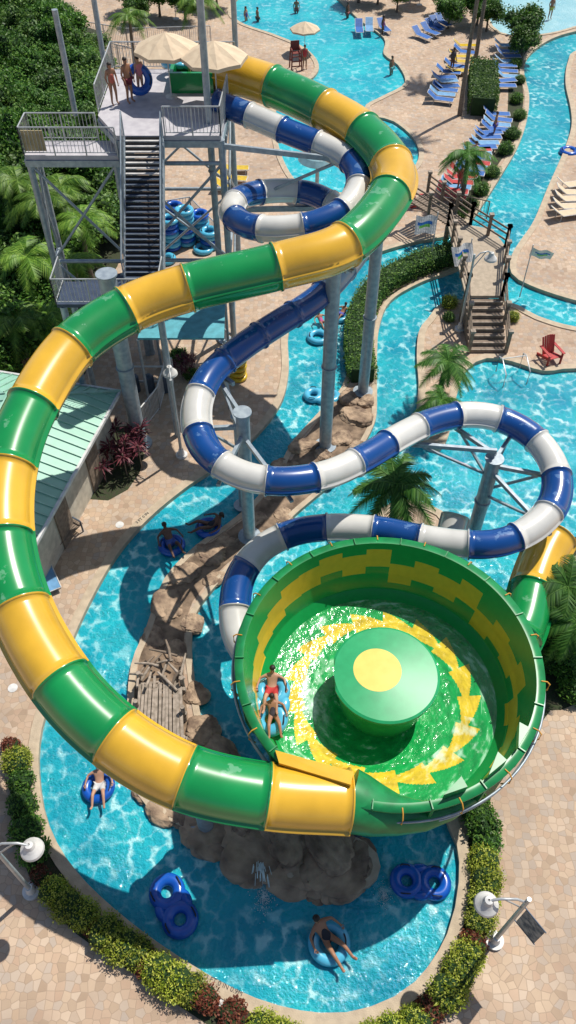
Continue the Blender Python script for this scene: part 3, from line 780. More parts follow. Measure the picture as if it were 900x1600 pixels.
for u,v in [(718,180),(742,100)]:
    inst('palmc',pk['c'],P(u,v),U(0,6),1,label='very tall palm tree standing by the sun loungers',category='palm tree',group='palm trees')
bK={'y':bush_b(mLeafY),'r':bush_b(mLeafR,1300,.42,.08),'h':bush_b(mLeafH),'d':bush_b(mLeafD,1600,.6,.1)}
def bush(u,v,k,s):
    lab={'y':'clipped yellow-green bush on the river bank','r':'small red-brown leafy bush on the river bank','h':'green leafy bush beside the water','d':'dark green bush in a planting bed'}[k]
    inst('bush'+k,bK[k],P(u,v),U(0,6),(s*U(.92,1.12),s*U(.92,1.12),s*U(.85,1.05)),label=lab,category='bush',group={'y':'yellow-green bushes','r':'red-brown bushes','h':'green bushes','d':'dark green bushes'}[k])
for u,v,k,s in [(30,1195,'y',1),(36,1225,'d',.9),(20,1170,'r',.9),(38,1262,'d',.9),(44,1300,'d',1),(56,1335,'d',.9),(66,1372,'r',.9),(86,1398,'y',.95),(108,1417,'y',1.1),(133,1434,'y',1),(150,1452,'r',.8),(168,1462,'y',1.1),(194,1480,'y',1.1),(216,1492,'y',.95),(230,1507,'r',1),(252,1520,'y',1.1),(277,1536,'y',1.1),(299,1548,'y',.95),(320,1562,'r',1.1),(365,1590,'r',1.1),(410,1610,'y',1),(440,1622,'y',1),(465,1630,'y',.8),(755,1350,'y',1),(757,1380,'y',1.1),(752,1410,'y',1),(748,1440,'y',.9),(738,1475,'r',1),(728,1500,'y',1),(714,1525,'y',1.1),(696,1552,'y',1.1),(672,1578,'r',1),(648,1602,'y',1),(612,1618,'y',1),(580,1628,'y',.9),(750,1290,'d',1),(740,1265,'d',.9),(760,1318,'d',.8),(700,478,'y',1),(800,500,'y',.8),(700,500,'h',.7),
  (15,1165,'r',.6),(790,240,'d',1),(800,215,'d',1),(812,185,'h',1),(806,160,'d',.9),(812,130,'h',.9),(805,105,'d',1),(770,275,'h',1),(752,302,'d',1),(735,325,'h',1),(720,338,'h',.8),(868,1010,'d',1.2),(885,1050,'d',1.2),(860,960,'d',1),(900,1010,'d',1.2),(850,1040,'d',.9),(895,1085,'d',1),(300,590,'d',.7),(280,560,'d',.8)]:
    bush(u,v,k,s)
def hedge(px,w,h,mat,name_label,dens=330,sz=.12):
    pts=catmull([P(u,v) for u,v in px],False,.4)
    o=pts[0].copy(); mb=MB()
    for i in range(len(pts)-1):
        a,b=pts[i],pts[i+1]; t=(b-a); L=t.length; t.normalize(); nn=Vector((-t.y,t.x,0))
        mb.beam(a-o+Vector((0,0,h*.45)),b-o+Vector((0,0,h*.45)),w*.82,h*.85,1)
        for _ in range(int(dens*L*(w+2*h))):
            s=R()*(w+2*h)
            if s<h: q=nn*(-w/2); z=s
            elif s<h+w: q=nn*(s-h-w/2); z=h
            else: q=nn*(w/2); z=s-h-w
            p=(a.lerp(b,R())-o)+q+Vector((U(-.08,.08),U(-.08,.08),z+U(-.1,.08)+.14*noise.noise(a*1.3)))
            mb.leaf(p,sz*U(.7,1.3))
    ob('hedge',mb.mesh('hedge',[mat,mCore]),o,label=name_label,category='hedge')
hedge([(566,598),(560,560),(562,510),(585,462),(640,428),(716,402)],1.3,.9,mLeafH,'long curved green hedge on the river island',190)
hedge([(752,182),(752,120)],1.9,1.4,mLeafH,'square clipped green hedge beside the loungers',150,.15)
def spiky():
    mb=MB()
    for _ in range(26):
        c=Vector((U(-1,1),U(-.8,.8),0)); h=U(.5,1.1)
        mb.cyl(c,c+Vector((0,0,h)),.02,n=5,mi=1)
        for i in range(24):
            a=U(0,6.28); el=U(-.1,1.2); d=Vector((math.cos(a)*math.cos(el),math.sin(a)*math.cos(el),math.sin(el))); p=c+Vector((0,0,h*U(.7,1))); l=U(.3,.5)
            w=Vector((-d.y,d.x,0)).normalized()*.03
            mb.add([p-w*.4,p+d*l*.5-w,p+d*l+Vector((0,0,-.1)),p+d*l*.5+w],[(0,1,2,3)])
    return ob('cordyline_plant',mb.mesh('cordyline_plant',[mLeafP,mTrunk]))
inst('spk',spiky,P(175,728),0,1.35,label='clump of dark purple-red spiky cordyline plants',category='plant')
inst('spk',spiky,P(290,580),1,.6,label='small clump of dark spiky plants near the pump area',category='plant')
# ------------------------------------------------------------ rocks
def rock_b(seed):
    def f():
        bm=bmesh.new(); bmesh.ops.create_icosphere(bm,subdivisions=5,radius=1)
        for v in bm.verts:
            p=v.co.copy(); n1=noise.noise(p*1.0+Vector((seed*7,0,0))); 
            n2=noise.fractal(p*2.2+Vector((seed*3,5,0)),1,2,4)
            cr=abs(noise.noise(p*1.7+Vector((seed*5,2,9))))
            v.co=p*(1+.35*n1+.07*n2-.25*max(0,.12-cr)/.12*.5)
            v.co.z=min(v.co.z,.55+.12*n2+.2*n1)*.75
        me=bpy.data.meshes.new('rock'); bm.to_mesh(me); bm.free(); me.materials.append(mRock)
        for q in me.polygons:q.use_smooth=True
        return ob('rock',me)
    return f
rk=[rock_b(i) for i in range(5)]
RL=[(266,945,.7,-.1,.7),(242,1000,.55,-.1,.6),(290,900,.6,-.1,.7),(328,866,.6,-.1,.7),(360,845,.45,-.1,.7),(300,975,.4,0,.6),(398,812,.5,-.1,.7),(425,772,.45,-.1,.6),(448,732,.5,-.1,.7),(474,697,.5,0,.8),(504,712,.4,0,.7),(535,685,.5,0,.7),(556,652,.7,0,.8),(545,625,.5,.1,.8),(572,628,.4,.1,.8),(440,805,.4,-.05,.6),(405,842,.4,-.05,.6),(335,905,.4,-.05,.6),(275,1020,.4,0,.5),(306,1085,.4,0,.6),(318,1140,.5,0,.6),(345,1185,.6,0,.6),(390,1225,.6,0,.6),
  (236,1232,.5,-.1,.6),(275,1262,.75,-.1,.5),(335,1295,.9,-.1,.55),(400,1325,1.0,-.1,.6),(465,1345,1.05,-.15,.6),(530,1355,.95,-.15,.6),(450,1298,.8,.1,.7),(515,1318,.7,.15,.7),(385,1280,.5,.1,.7),(205,1170,.35,-.1,.6),(558,700,.35,0,.7),(515,750,.4,-.05,.6),(300,1228,.4,0,.6),(492,1382,.45,-.2,.5),(545,1385,.4,-.2,.5)]
for i,(u,v,s,z,zz) in enumerate(RL):
    k=i%5
    inst('rk%d'%k,rk[k],P(u,v,z),U(0,6),(s*U(1.0,1.4),s*U(.85,1.15),s*zz),label='weathered tan-brown boulder on the river island',category='rock',group='boulders on the river island')
mFoam=M('foam',(.7,.82,.82),.6)
def foam():
    mb=MB()
    for _ in range(420):
        a=U(0,6.28); q=abs(random.gauss(0,.35)); mb.ell((q*math.cos(a),q*math.sin(a)*1.6,0),(U(.01,.03),)*3,5,3)
    return ob('water_foam',mb.mesh('water_foam',mFoam),kind='structure')
for u,v,s in [(412,1402,.6),(600,1400,.45)]: inst('foam',foam,P(u,v,-.14),0,s)
mb=MB()
wa=P(408,1345,.5); wb=P(412,1392,-.15)
for i in range(46):
    x=random.gauss(0,.07); t0=U(0,.6); t1=t0+U(.15,.4)
    def wp_(t): return wa.lerp(wb,t)+Vector((x*(1+t),0,.22*math.sin(math.pi*min(1,t))))
    mb.cyl(wp_(t0),wp_(min(1,t1)),U(.005,.012),n=4,cap=False)
ob('waterfall',mb.mesh('waterfall',mFoam),kind='structure')
# dock of timbers
dO=P(250,1150)
dock=ob('timber_dock',None,dO,label='weathered timber dock with rope-tied logs on the rocks',category='dock')
mb=MB(); a=P(210,1150,.6)-dO;b=P(288,1160,.6)-dO;c=P(285,1068,.6)-dO;d=P(218,1060,.6)-dO
for i in range(13):
    t=(i+.5)/13; p=a.lerp(b,t);q=d.lerp(c,t); mb.beam(p+Vector((0,U(-.15,.15),U(0,.03))),q+Vector((0,U(-.3,.25),U(0,.03))),(b-a).length/13*U(.7,.88),.06)
ob('planks',mb.mesh('planks',mWoodG),parent=dock)
mb=MB()
for t in(.08,.5,.92): mb.beam(a.lerp(d,t)-Vector((.1,0,.12)),b.lerp(c,t)+Vector((.1,0,-.12)),.12,.14)
for p in (a,b,c,d,a.lerp(d,.5),b.lerp(c,.5)): mb.cyl((p.x,p.y,-.7),(p.x,p.y,1.0),.08,n=8)
ob('dock_frame',mb.mesh('dock_frame',mWoodG),parent=dock)
for _ in range(18):
    mb=MB(); p=Vector((U(d.x-.1,c.x),U(c.y,c.y+1.2),U(.45,.8))); an=U(0,3.1); l=U(.3,.8); v=Vector((math.cos(an)*l,math.sin(an)*l*.6,U(-.2,.2))); mb.tube([p-v,p+Vector((U(-.05,.05),U(-.05,.05),.03)),p+v],[.05,.055,.035],6)
    ob('log',mb.mesh('log',mWood if R()<.4 else mWoodG),parent=dock)
# ------------------------------------------------------------ bridge
bz=1.5
p0=P(700,352,bz);p1=P(790,385,bz);p2=P(785,462,bz);p3=P(728,462,bz);p4=P(640,315,bz);p5=P(668,300,bz)
bO2=Vector(((p3.x+p2.x)/2,(p3.y+p2.y)/2,0))
br=ob('footbridge',None,bO2,label='wooden footbridge over the lazy river with steps and rope railings',category='footbridge')
def bp(mb,nm,m): return ob(nm,mb.mesh(nm,m),(-bO2.x,-bO2.y,0),parent=br)
mb=MB(); 
mb.prism([(q.x,q.y) for q in (p3,p2,p1,P(770,358,bz),P(735,352,bz),p0)],bz-.15,bz,0)
kk=16
for i in range(kk):
    t=(i+.5)/kk; a=p4.lerp(p0,t); b=p5.lerp(P(735,352,bz),t); mb.beam(a,b,(p4-p0).length/kk*.9,.08,1)
bp(mb,'deck',[mConc,mWood])
mb=MB(); wst=(p2.x-p3.x); n=8
for i in range(n):
    y=p3.y-(i+.5)*.33; z=bz-(i+1)*bz/(n+1); mb.box(((p2.x+p3.x)/2,y,z/2),(wst,.33,z),mi=0); mb.box(((p2.x+p3.x)/2,y-.14,z+.012),(wst,.05,.02),mi=1)
ys2=p3.y-n*.33
bp(mb,'steps',[mWood,mWoodG])
def woodrail(a,b):
    mb=MB()
    L=(b-a).length;n=max(1,round(L/1.5)); Z=Vector((0,0,1))
    for i in range(n+1):
        p=a.lerp(b,i/n); mb.box(p+Z*.55,(.16,.16,1.2)); mb.box(p+Z*1.2,(.24,.24,.12),mi=1)
    for h in(.35,.7,1.0): mb.beam(a+Z*h,b+Z*h,.05,.09)
    bp(mb,'bridge_railing',[mWood,mWoodG])
woodrail(p3,p0);woodrail(p0,p4);woodrail(p1,p2);woodrail(p5,P(735,350,bz));woodrail(P(735,350,bz),p1)
woodrail(Vector((p2.x,p2.y,bz)),Vector((p2.x,ys2,.1)));woodrail(Vector((p3.x,p2.y,bz)),Vector((p3.x,ys2,.1)))
for q in (p0,p1,p2,p3):
    mb=MB(); mb.cyl((q.x,q.y,-.7),(q.x,q.y,bz),.14,n=8); bp(mb,'pile',[mWood])
# ------------------------------------------------------------ flags
def textobj(s,size,mat,name='lettering',ext=.004):
    c=bpy.data.curves.new(name,'FONT'); c.body=s; c.size=size; c.align_x='CENTER'; c.align_y='CENTER'; c.extrude=ext
    o=bpy.data.objects.new(name,c); COL.objects.link(o); bpy.context.view_layer.update()
    me=bpy.data.meshes.new_from_object(o.evaluated_get(bpy.context.evaluated_depsgraph_get())); COL.objects.unlink(o); bpy.data.objects.remove(o)
    me.materials.clear(); me.materials.append(mat); return me
mDark=M('dark_letters',(.04,.04,.05),.7)
mLB=M('flag_blue',(.02,.15,.5),.6); mLG=M('flag_green',(.15,.45,.08),.6)
def flag_b():
    o=ob('flag',None); mb=MB(); mb.cyl((0,0,0),(0,0,3.1),.03,n=8); ob('pole',mb.mesh('pole',mPlW),parent=o)
    mb=MB(); nx,nz=10,6
    vs=[(i/nx*1.1,.09*math.sin(i*.9+j*.3)-.5*j/nz,2.15+j/nz*.75-.12*i/nx) for i in range(nx+1) for j in range(nz+1)]
    vs=[(x,-y-.5,z) if False else (x,y+.5,z) for x,y,z in vs]
    for i in range(nx):
        for j in range(nz):
            q=i*(nz+1)+j; mi=0
            if 3<=i<=7 and j in(2,): mi=2
            if 2<=i<=8 and j in(3,): mi=1
            mb.add([vs[q],vs[q+nz+1],vs[q+nz+2],vs[q+1]],[(0,1,2,3)],mi)
    ob('cloth',mb.mesh('cloth',[mPlW,mLB,mLG]),parent=o); return o
for u,v,rt in [(722,462,3.5),(672,420,3.0),(812,472,6.1)]:
    inst('flag',flag_b,P(u,v-8),rt,1,label='small white flag with blue and green marking on a pole',category='flag',group='flags along the footbridge')
def mark(txt,u,v,u2,v2,size):
    a=P(u,v);b=P(u2,v2); an=math.atan2(b.y-a.y,b.x-a.x)
    ob('depth_marking',textobj(txt,size,mDark),((a.x+b.x)/2,(a.y+b.y)/2,.056),an,label='dark painted depth lettering on the pool coping',category='depth marking')
mark('3 FT 0 IN 0.9M',324,1528,376,1553,.18)
mark('3 FT 0 IN',207,824,238,797,.18)
# ------------------------------------------------------------ lamps
mBulb=M('bulb_glass',(.7,.7,.66),.2)
def lamp(base,ang,bann):
    b=P(*base); o=ob('street_lamp',None,(b.x,b.y,0),label='grey lamp post with white dome lamp head on a curved arm',category='lamp post',group='lamp posts on the promenade')
    mb=MB(); mb.cyl((0,0,0),(0,0,4.3),.07,.055,n=12); ob('post',mb.mesh('post',mRail),parent=o)
    mb=MB(); mb.cyl((0,0,0),(0,0,.1),.26,n=20); mb.cyl((0,0,.1),(0,0,.4),.16,.1,n=20); ob('base_flange',mb.mesh('base_flange',mPlW),parent=o)
    d=Vector((math.cos(ang),math.sin(ang),0))
    mb=MB(); mb.tube([Vector((0,0,4.0)),d*.3+Vector((0,0,4.3)),d*.7+Vector((0,0,4.32)),d*.95+Vector((0,0,4.15))],.035,8)
    mb.tube([Vector((0,0,3.5)),d*.3+Vector((0,0,3.9)),d*.6+Vector((0,0,4.28))],.025,6); ob('arm',mb.mesh('arm',mRail),parent=o)
    h=d*.95
    mb=MB()
    pr=[(.03,4.22),(.1,4.2),(.14,4.08),(.2,4.0),(.29,3.9),(.31,3.82),(.28,3.8)]
    for i in range(len(pr)-1): mb.cyl(h+Vector((0,0,pr[i][1])),h+Vector((0,0,pr[i+1][1])),pr[i][0],pr[i+1][0],n=20,cap=False)
    ob('lamp_shade',mb.mesh('lamp_shade',mPlW),parent=o)
    mb=MB(); mb.ell(h+Vector((0,0,3.8)),(.18,.18,.14),14,8); ob('bulb',mb.mesh('bulb',mBulb),parent=o)
    if bann:
        e=Vector((math.cos(bann),math.sin(bann),0))
        mb=MB()
        for z in(2.5,3.7): mb.cyl((0,0,z),e*.75+Vector((0,0,z)),.018,n=6)
        mb.beam(e*.1+Vector((0,0,3.1)),e*.72+Vector((0,0,3.1)),.015,1.15,1)
        ob('banner',mb.mesh('banner',[mSteelD,M('banner_cloth',(.05,.07,.1),.8,c2=(.3,.3,.3),scale=6)]),parent=o)
lamp((772,1470,0),math.radians(180),math.radians(-55)); lamp((50,1393,0),math.radians(0),0)
lamp((284,712,0),math.radians(100),0)
lamp((718,515,0),math.radians(20),0)
for u,v in [(187,820),(20,1075),(348,1562)]:
    mb=MB(); mb.cyl((0,0,0),(0,0,.012),.17,n=20); ob('drain_cover',mb.mesh('drain_cover',mPlW),P(u,v,.002),label='round white drain cover set in the pavers',category='drain cover',group='drain covers')
# ------------------------------------------------------------ loungers, chairs
def lounger_b(m):
    def f():
        o=ob('sun_lounger',None); mb=MB()
        for x in(-.32,.32): mb.cyl((x,-.95,.32),(x,.35,.32),.025,n=6); mb.cyl((x,.35,.32),(x,.95,.75),.025,n=6)
        mb.cyl((-.32,-.95,.32),(.32,-.95,.32),.025,n=6); mb.cyl((-.32,.95,.75),(.32,.95,.75),.025,n=6)
        ob('frame',mb.mesh('frame',mPlW),parent=o)
        mb=MB(); mb.beam((0,-.93,.33),(0,.35,.33),.58,.03); mb.beam((0,.36,.34),(0,.94,.76),.58,.03)
        ob('seat',mb.mesh('seat',[m]),parent=o)
        for x in(-.3,.3):
            for y in(-.75,.45):
                mb=MB(); mb.cyl((x,y,0),(x,y,.32),.022,n=6); ob('leg',mb.mesh('leg',mPlW),parent=o)
        return o
    return f
lk={'b':lounger_b(mBlueF),'y':lounger_b(mTubeY),'w':lounger_b(mCanvas),'r':lounger_b(M('red_towel',(.5,.05,.05),.8)),'c':lounger_b(M('light_blue_sling',(.15,.35,.6),.6))}
LB={'b':'blue sling sun lounger with white frame on the pool deck','y':'yellow sun lounger on the pool deck','w':'beige sun lounger on the pool deck','c':'pale blue sun lounger on the pool deck','r':'sun lounger covered with a red towel'}
def row(ks,u0,v0,u1,v1,n,rot):
    for i in range(n):
        t=i/(max(1,n-1)); p=P(u0+(u1-u0)*t+U(-4,4),v0+(v1-v0)*t+U(-1.5,1.5)); k=ks[i%len(ks)]
        inst('lg'+k,lk[k],p,rot+U(-.25,.25),1.0,label=LB[k],category='sun lounger',group='sun loungers on the pool deck')
row('bcb',690,162,697,120,7,1.5);row('yby',712,118,728,78,6,1.45);row('bbc',788,142,792,78,9,1.6)
row('bcbb',756,236,778,186,8,1.5);row('bcr',735,276,748,240,6,1.45);row('rrcr',700,312,722,278,6,1.4);row('w',886,342,892,296,5,1.7);row('b',660,60,690,40,5,.6);row('bc',560,52,600,48,3,.2)
row('y',362,300,362,270,3,1.5)
def adir():
    o=ob('adirondack_chair',None)
    mb=MB()
    for i in range(6): mb.box((0,-.3+i*.1,.36-i*.025),(.52,.085,.025))
    ob('seat',mb.mesh('seat',mRed),parent=o)
    mb=MB()
    for i in range(6): mb.beam((-.25+i*.1,.2,.25),(-.27+i*.108,.48,.98+.06*math.sin(math.pi*i/5)),.085,.025)
    ob('backrest',mb.mesh('backrest',mRed),parent=o)
    for x in(-.33,.33):
        mb=MB(); mb.beam((x,-.42,.58),(x,.42,.58),.12,.03); mb.beam((x,-.33,0),(x,-.33,.57),.09,.05); ob('armrest',mb.mesh('armrest',mRed),parent=o)
        mb=MB(); mb.beam((x*.85,-.36,.36),(x*.85,.55,.04),.05,.12); ob('leg',mb.mesh('leg',mRed),parent=o)
    return o
inst('adi',adir,P(858,563),.35,1.12,label='red slatted adirondack chair on the paved island',category='chair')
inst('adi',adir,P(655,322),1.5,1.0,label='red adirondack chair beside the bridge',category='chair')
def guard():
    o=ob('lifeguard_chair',None); mb=MB()
    for x in(-.4,.4):
        for y in(-.4,.4): mb.beam((x*1.2,y*1.2,0),(x,y,1.7),.09,.09)
        mb.beam((x,-.4,1.7),(x,.45,1.7),.1,.08); mb.beam((x,-.3,.8),(x,.4,.8),.06,.06)
    for z in(.4,.8,1.2): mb.beam((-.45,-.45,z),(.45,-.45,z),.06,.08)
    ob('frame',mb.mesh('frame',mRedW),parent=o)
    mb=MB(); mb.box((0,0,1.4),(.8,.7,.06)); mb.box((0,.4,1.85),(.8,.06,.8)); ob('seat',mb.mesh('seat',mRedW),parent=o); return o
inst('grd',guard,P(462,108),.2,.85,label='tall reddish-brown wooden lifeguard chair at the pool edge',category='lifeguard chair')
mb=MB(); mb.cyl((0,0,-.2),(0,0,2.0),.12,n=12); fo=P(495,300)
ms=ob('mushroom_fountain',None,fo,label='pale blue mushroom-shaped water fountain in the shallow pool',category='fountain')
ob('stem',mb.mesh('stem',mPlW),parent=ms)
mb=MB()
pr=[(0.0,2.7),(.5,2.62),(.95,2.4),(1.2,2.1),(1.15,2.05),(.1,2.1)]
for i in range(5): mb.cyl((0,0,pr[i][1]),(0,0,pr[i+1][1]+.0001),pr[i][0]+.001,pr[i+1][0],n=28,cap=False)
ob('cap',mb.mesh('cap',M('pale_cap',(.3,.5,.55),.4)),parent=ms)
# ------------------------------------------------------------ inflatable tubes
def tube_b(mat,R_=.42,r=.16):
    def f():
        mb=MB(); mb.torus((0,0,.14),R_,r,32,14,0,flat=.9)
        for s in(-1,1):
            mb.tube([(s*(R_+.02)*math.cos(a),(R_+.02)*math.sin(a)*1,.14+r*.9+.05*math.sin((a+.45)/.9*math.pi)) for a in [(-.45+.15*i) for i in range(7)]],.02,6,1)
        return ob('inflatable_tube',mb.mesh('inflatable_tube',[mat,mBlack]))
    return f
def dtube_b(mat):
    def f():
        mb=MB()
        mb.torus((0,-.44,.15),.36,.19,32,14,0,flat=.9); mb.torus((0,.44,.15),.36,.19,32,14,0,flat=.9)
        for s in(-1,1):
            mb.ell((s*.4,0,.15),(.17,.3,.15),14,8,0)
            for y in(-.5,.5): mb.tube([(s*.42,y-.15,.3),(s*.44,y-.1,.36),(s*.44,y+.1,.36),(s*.42,y+.15,.3)],.02,6,1)
        return ob('double_inflatable_tube',mb.mesh('double_inflatable_tube',[mat,mBlack]))
    return f
tk={'B':tube_b(mTubeB),'C':tube_b(mTubeC),'Y':tube_b(mTubeY),'DB':dtube_b(mTubeB),'DC':dtube_b(mTubeC)}
def tube(k,p,rot=0,s=1.0,label=None):
    lab=label or {'B':'round blue inflatable river tube with black handles','C':'round light blue inflatable river tube with handles','Y':'round yellow inflatable tube leaning on a stack','DB':'empty double blue inflatable tube floating on the river','DC':'double light blue inflatable tube floating on the river'}[k]
    return inst('tb'+k,tk[k],p,rot,s,label=lab,category='inflatable tube',group='inflatable tubes')
WZ=-.17
tube('DB',P(272,1417,WZ),.55,.98); tube('DB',P(656,1380,WZ),1.5,.92)
tube('B',P(155,1232,WZ),0,.92); tube('C',P(514,1475,WZ),0,1.05); tube('B',P(269,855,WZ),0,.95); tube('B',P(326,828,WZ),0,.95)
tube('DC',P(503,622,WZ),1.45,.9); tube('C',P(497,530,WZ),0,1.0); tube('C',P(530,497,WZ),0,.95); tube('B',P(888,240,WZ),0,1.1)
tube('C',P(260,408),0,1); tube('C',P(318,392),0,1)
for cx,cy,n in [(268,388,7),(292,380,8),(315,372,6),(330,385,4),(275,360,6)]:
    b=P(cx,cy)
    for i in range(n): tube(random.choice('BCC'),(b.x+U(-.06,.06),b.y+U(-.06,.06),i*.27),U(0,3),.95,'blue inflatable tube stacked in the storage pile')
for i in range(7):
    b=P(373,590); tube('Y',(b.x+U(-.05,.05),b.y+i*.04,.02+i*.27),(.1,.0,0),.75)
b=P(205,150,dz); tube('B',(b.x+.35,b.y,dz+.65),(1.2,.2,.5),1.05,'blue inflatable tube held upright by a rider on the deck')
tube('DC',(P(285,118,dz).x,P(285,118,dz).y,dz+.4),1.5,.9,'light blue tube waiting at the slide entrance')
# ------------------------------------------------------------ people
POSE={
'stand':dict(pel=(0,0,.95),sp=(0,0,1.14),ch=(0,.01,1.34),nk=(0,.01,1.47),h1=(0,-.01,1.55),h2=(0,-.015,1.63),h3=(0,0,1.7),
 sh=(.17,.01,1.41),el=(.25,.03,1.13),wr=(.23,-.1,.92),ha=(.22,-.14,.85),hp=(.09,0,.9),kn=(.11,-.03,.5),an=(.12,.02,.09),to=(.14,-.15,.03)),
'recline':dict(pel=(0,.08,.2),sp=(0,.24,.28),ch=(0,.38,.42),nk=(0,.48,.54),h1=(0,.5,.62),h2=(0,.52,.7),h3=(0,.55,.77),
 sh=(.18,.42,.47),el=(.38,.34,.4),wr=(.46,.08,.34),ha=(.46,0,.34),hp=(.1,.02,.21),kn=(.18,-.36,.42),an=(.2,-.72,.27),to=(.23,-.84,.38)),
}
def jset(pose):
    d={}
    for k,v in POSE[pose].items():
        if k in('sh','el','wr','ha','hp','kn','an','to'):
            d[k+'R']=Vector(v); d[k+'L']=Vector((-v[0],v[1],v[2]))
        else: d[k]=Vector(v)
    return d
RAD=dict(pel=(.15,.11),sp=(.125,.1),ch=(.16,.11),nk=(.055,.055),h1=(.07,.075),h2=(.085,.1),h3=(.055,.06),sh=(.065,.065),el=(.042,.042),wr=(.028,.028),ha=(.04,.022),hp=(.095,.095),kn=(.062,.062),an=(.04,.04),to=(.045,.028))
EDG=[('pel','sp'),('sp','ch'),('ch','nk'),('nk','h1'),('h1','h2'),('h2','h3')]
for S in 'LR': EDG+=[('ch','sh'+S),('sh'+S,'el'+S),('el'+S,'wr'+S),('wr'+S,'ha'+S),('pel','hp'+S),('hp'+S,'kn'+S),('kn'+S,'an'+S),('an'+S,'to'+S)]
def skin(d,edges,rad,root,sub=2):
    names=[];
    for a,b in edges:
        for q in(a,b):
            if q not in names: names.append(q)
    me=bpy.data.meshes.new('s'); me.from_pydata([d[n] for n in names],[(names.index(a),names.index(b)) for a,b in edges],[])
    o=bpy.data.objects.new('s',me); COL.objects.link(o)
    o.modifiers.new('s','SKIN'); sm=o.modifiers.new('u','SUBSURF'); sm.levels=sub; sm.render_levels=sub
    for i,nm in enumerate(names):
        sv=me.skin_vertices[0].data[i]; sv.radius=rad(nm); sv.use_root=(nm==root)
    bpy.context.view_layer.update(); dg=bpy.context.evaluated_depsgraph_get()
    m2=bpy.data.meshes.new_from_object(o.evaluated_get(dg)); COL.objects.unlink(o); bpy.data.objects.remove(o)
    return m2
def rr_(nm):
    b=nm[:-1] if nm[-1] in 'LR' else nm
    return RAD.get(b,(.05,.05))
cache={}
mSkin=[M('skin_light',(.5,.28,.18),.55,c2=(.42,.22,.14)),M('skin_tan',(.36,.18,.1),.55,c2=(.3,.14,.08)),M('skin_dark',(.14,.07,.045),.55)]
mHair=[M('dark_hair',(.02,.012,.008),.6),M('brown_hair',(.1,.05,.025),.6)]
mEye=M('eye_dark',(.02,.02,.02),.3); mLips=M('lips',(.35,.1,.08),.5)
def person(pose,loc,rot,tone,cloth,ccol,lab,s=1.0,hair=0,female=False):
    key=(pose,tone)
    d=jset(pose)
    if key not in cache:
        me=skin(d,EDG,rr_,'pel')
        mb=MB()
        mb.v=[tuple(v.co) for v in me.vertices]; mb.f=[list(p.vertices) for p in me.polygons]; mb.m=[0]*len(mb.f); mb.s=[True]*len(mb.f)
        h=d['h2']; 
        for sx in(-1,1):
            mb.ell(h+Vector((sx*.034,-.092,.0)),(.013,.008,.008),6,4,1); mb.ell(h+Vector((sx*.088,.0,-.005)),(.012,.02,.03),6,4,0)
        mb.ell(h+Vector((0,-.1,-.03)),(.014,.018,.024),6,4,0); mb.ell(h+Vector((0,-.088,-.065)),(.026,.008,.007),6,4,2)
        for S,sg in(('L',-1),('R',1)):
            w=d['wr'+S];hh=d['ha'+S]; t=(hh-w).normalized(); sd=t.cross(Vector((0,0,1)))
            if sd.length<.1: sd=Vector((0,1,0))
            sd=sd.normalized()
            for i,(off,l) in enumerate([(-.027,.065),(-.009,.078),(.009,.074),(.027,.058)]):
                a=hh+t*.012+sd*off; b=a+t*l*.55; c=b+t*l*.35-Vector((0,0,.018)); mb.tube([a,b,c],[.0095,.0085,.007],6,0)
            a=w.lerp(hh,.5)+sd*(-.025*sg); mb.tube([a,a+t*.03-sd*sg*.03,a+t*.06-sd*sg*.035],[.011,.01,.008],6,0)
        cache[key]=mb.mesh('person_body',[mSkin[tone],mEye,mLips])
    o=ob('person',cache[key],loc,rot,scale=s,label=lab,category='person')
    ck=(pose,cloth)
    if ck not in cache:
        if cloth=='shorts':
            dd=dict(d); 
            for S in'LR': dd['kn'+S]=d['hp'+S].lerp(d['kn'+S],.62)
            rad=lambda n:{'pel':(.165,.125),'hp':(.112,.112),'kn':(.1,.1)}[n[:-1] if n[-1] in 'LR' else n]
            cache[ck]=skin(dd,[('pel','hpL'),('pel','hpR'),('hpL','knL'),('hpR','knR')],rad,'pel')
        else:
            dd=dict(d)
            for S in'LR': dd['hp'+S]=d['hp'+S].lerp(d['kn'+S],.08)
            rad=lambda n:{'pel':(.165,.125),'sp':(.135,.112),'ch':(.165,.135),'hp':(.103,.103)}[n[:-1] if n[-1] in 'LR' else n]
            ed=[('pel','hpL'),('pel','hpR'),('pel','sp'),('sp','ch')]
            if cloth=='shirt':
                ed+=[('ch','shL'),('ch','shR')]; 
                rad=lambda n:{'pel':(.17,.13),'sp':(.15,.125),'ch':(.175,.135),'hp':(.11,.11),'sh':(.085,.085)}[n[:-1] if n[-1] in 'LR' else n]
            cache[ck]=skin(dd,ed,rad,'pel')
        for q in cache[ck].polygons:q.use_smooth=True
    me=cache[ck].copy(); me.materials.clear(); me.materials.append(M('cloth',ccol,.8)); ob('swimwear' if cloth!='shirt' else 'shirt',me,parent=o)
    mb=MB(); h=d['h2']; mb.ell(h+Vector((0,.022,.035)),(.096,.1,.082),12,8)
    if female: mb.ell(h+Vector((0,.085,-.06)),(.075,.045,.15),10,8)
    ob('hair',mb.mesh('hair',mHair[hair]),parent=o)
    return o
rp=P(425,1092,3.7)
inst('tbDC',tk['DC'],(rp.x,rp.y,3.2),(.1,-.12,-.08),.98,label='light blue double raft carrying two riders in the bowl',category='inflatable tube')
person('recline',(rp.x-.02,rp.y+.36,3.28),-.05,0,'shorts',(.5,.03,.03),'man in red swim trunks riding the raft in the bowl',.95)
person('recline',(rp.x+.04,rp.y-.44,3.24),.1,1,'suit',(.04,.03,.04),'woman in dark swimsuit sitting at the front of the raft',.85,0,True)
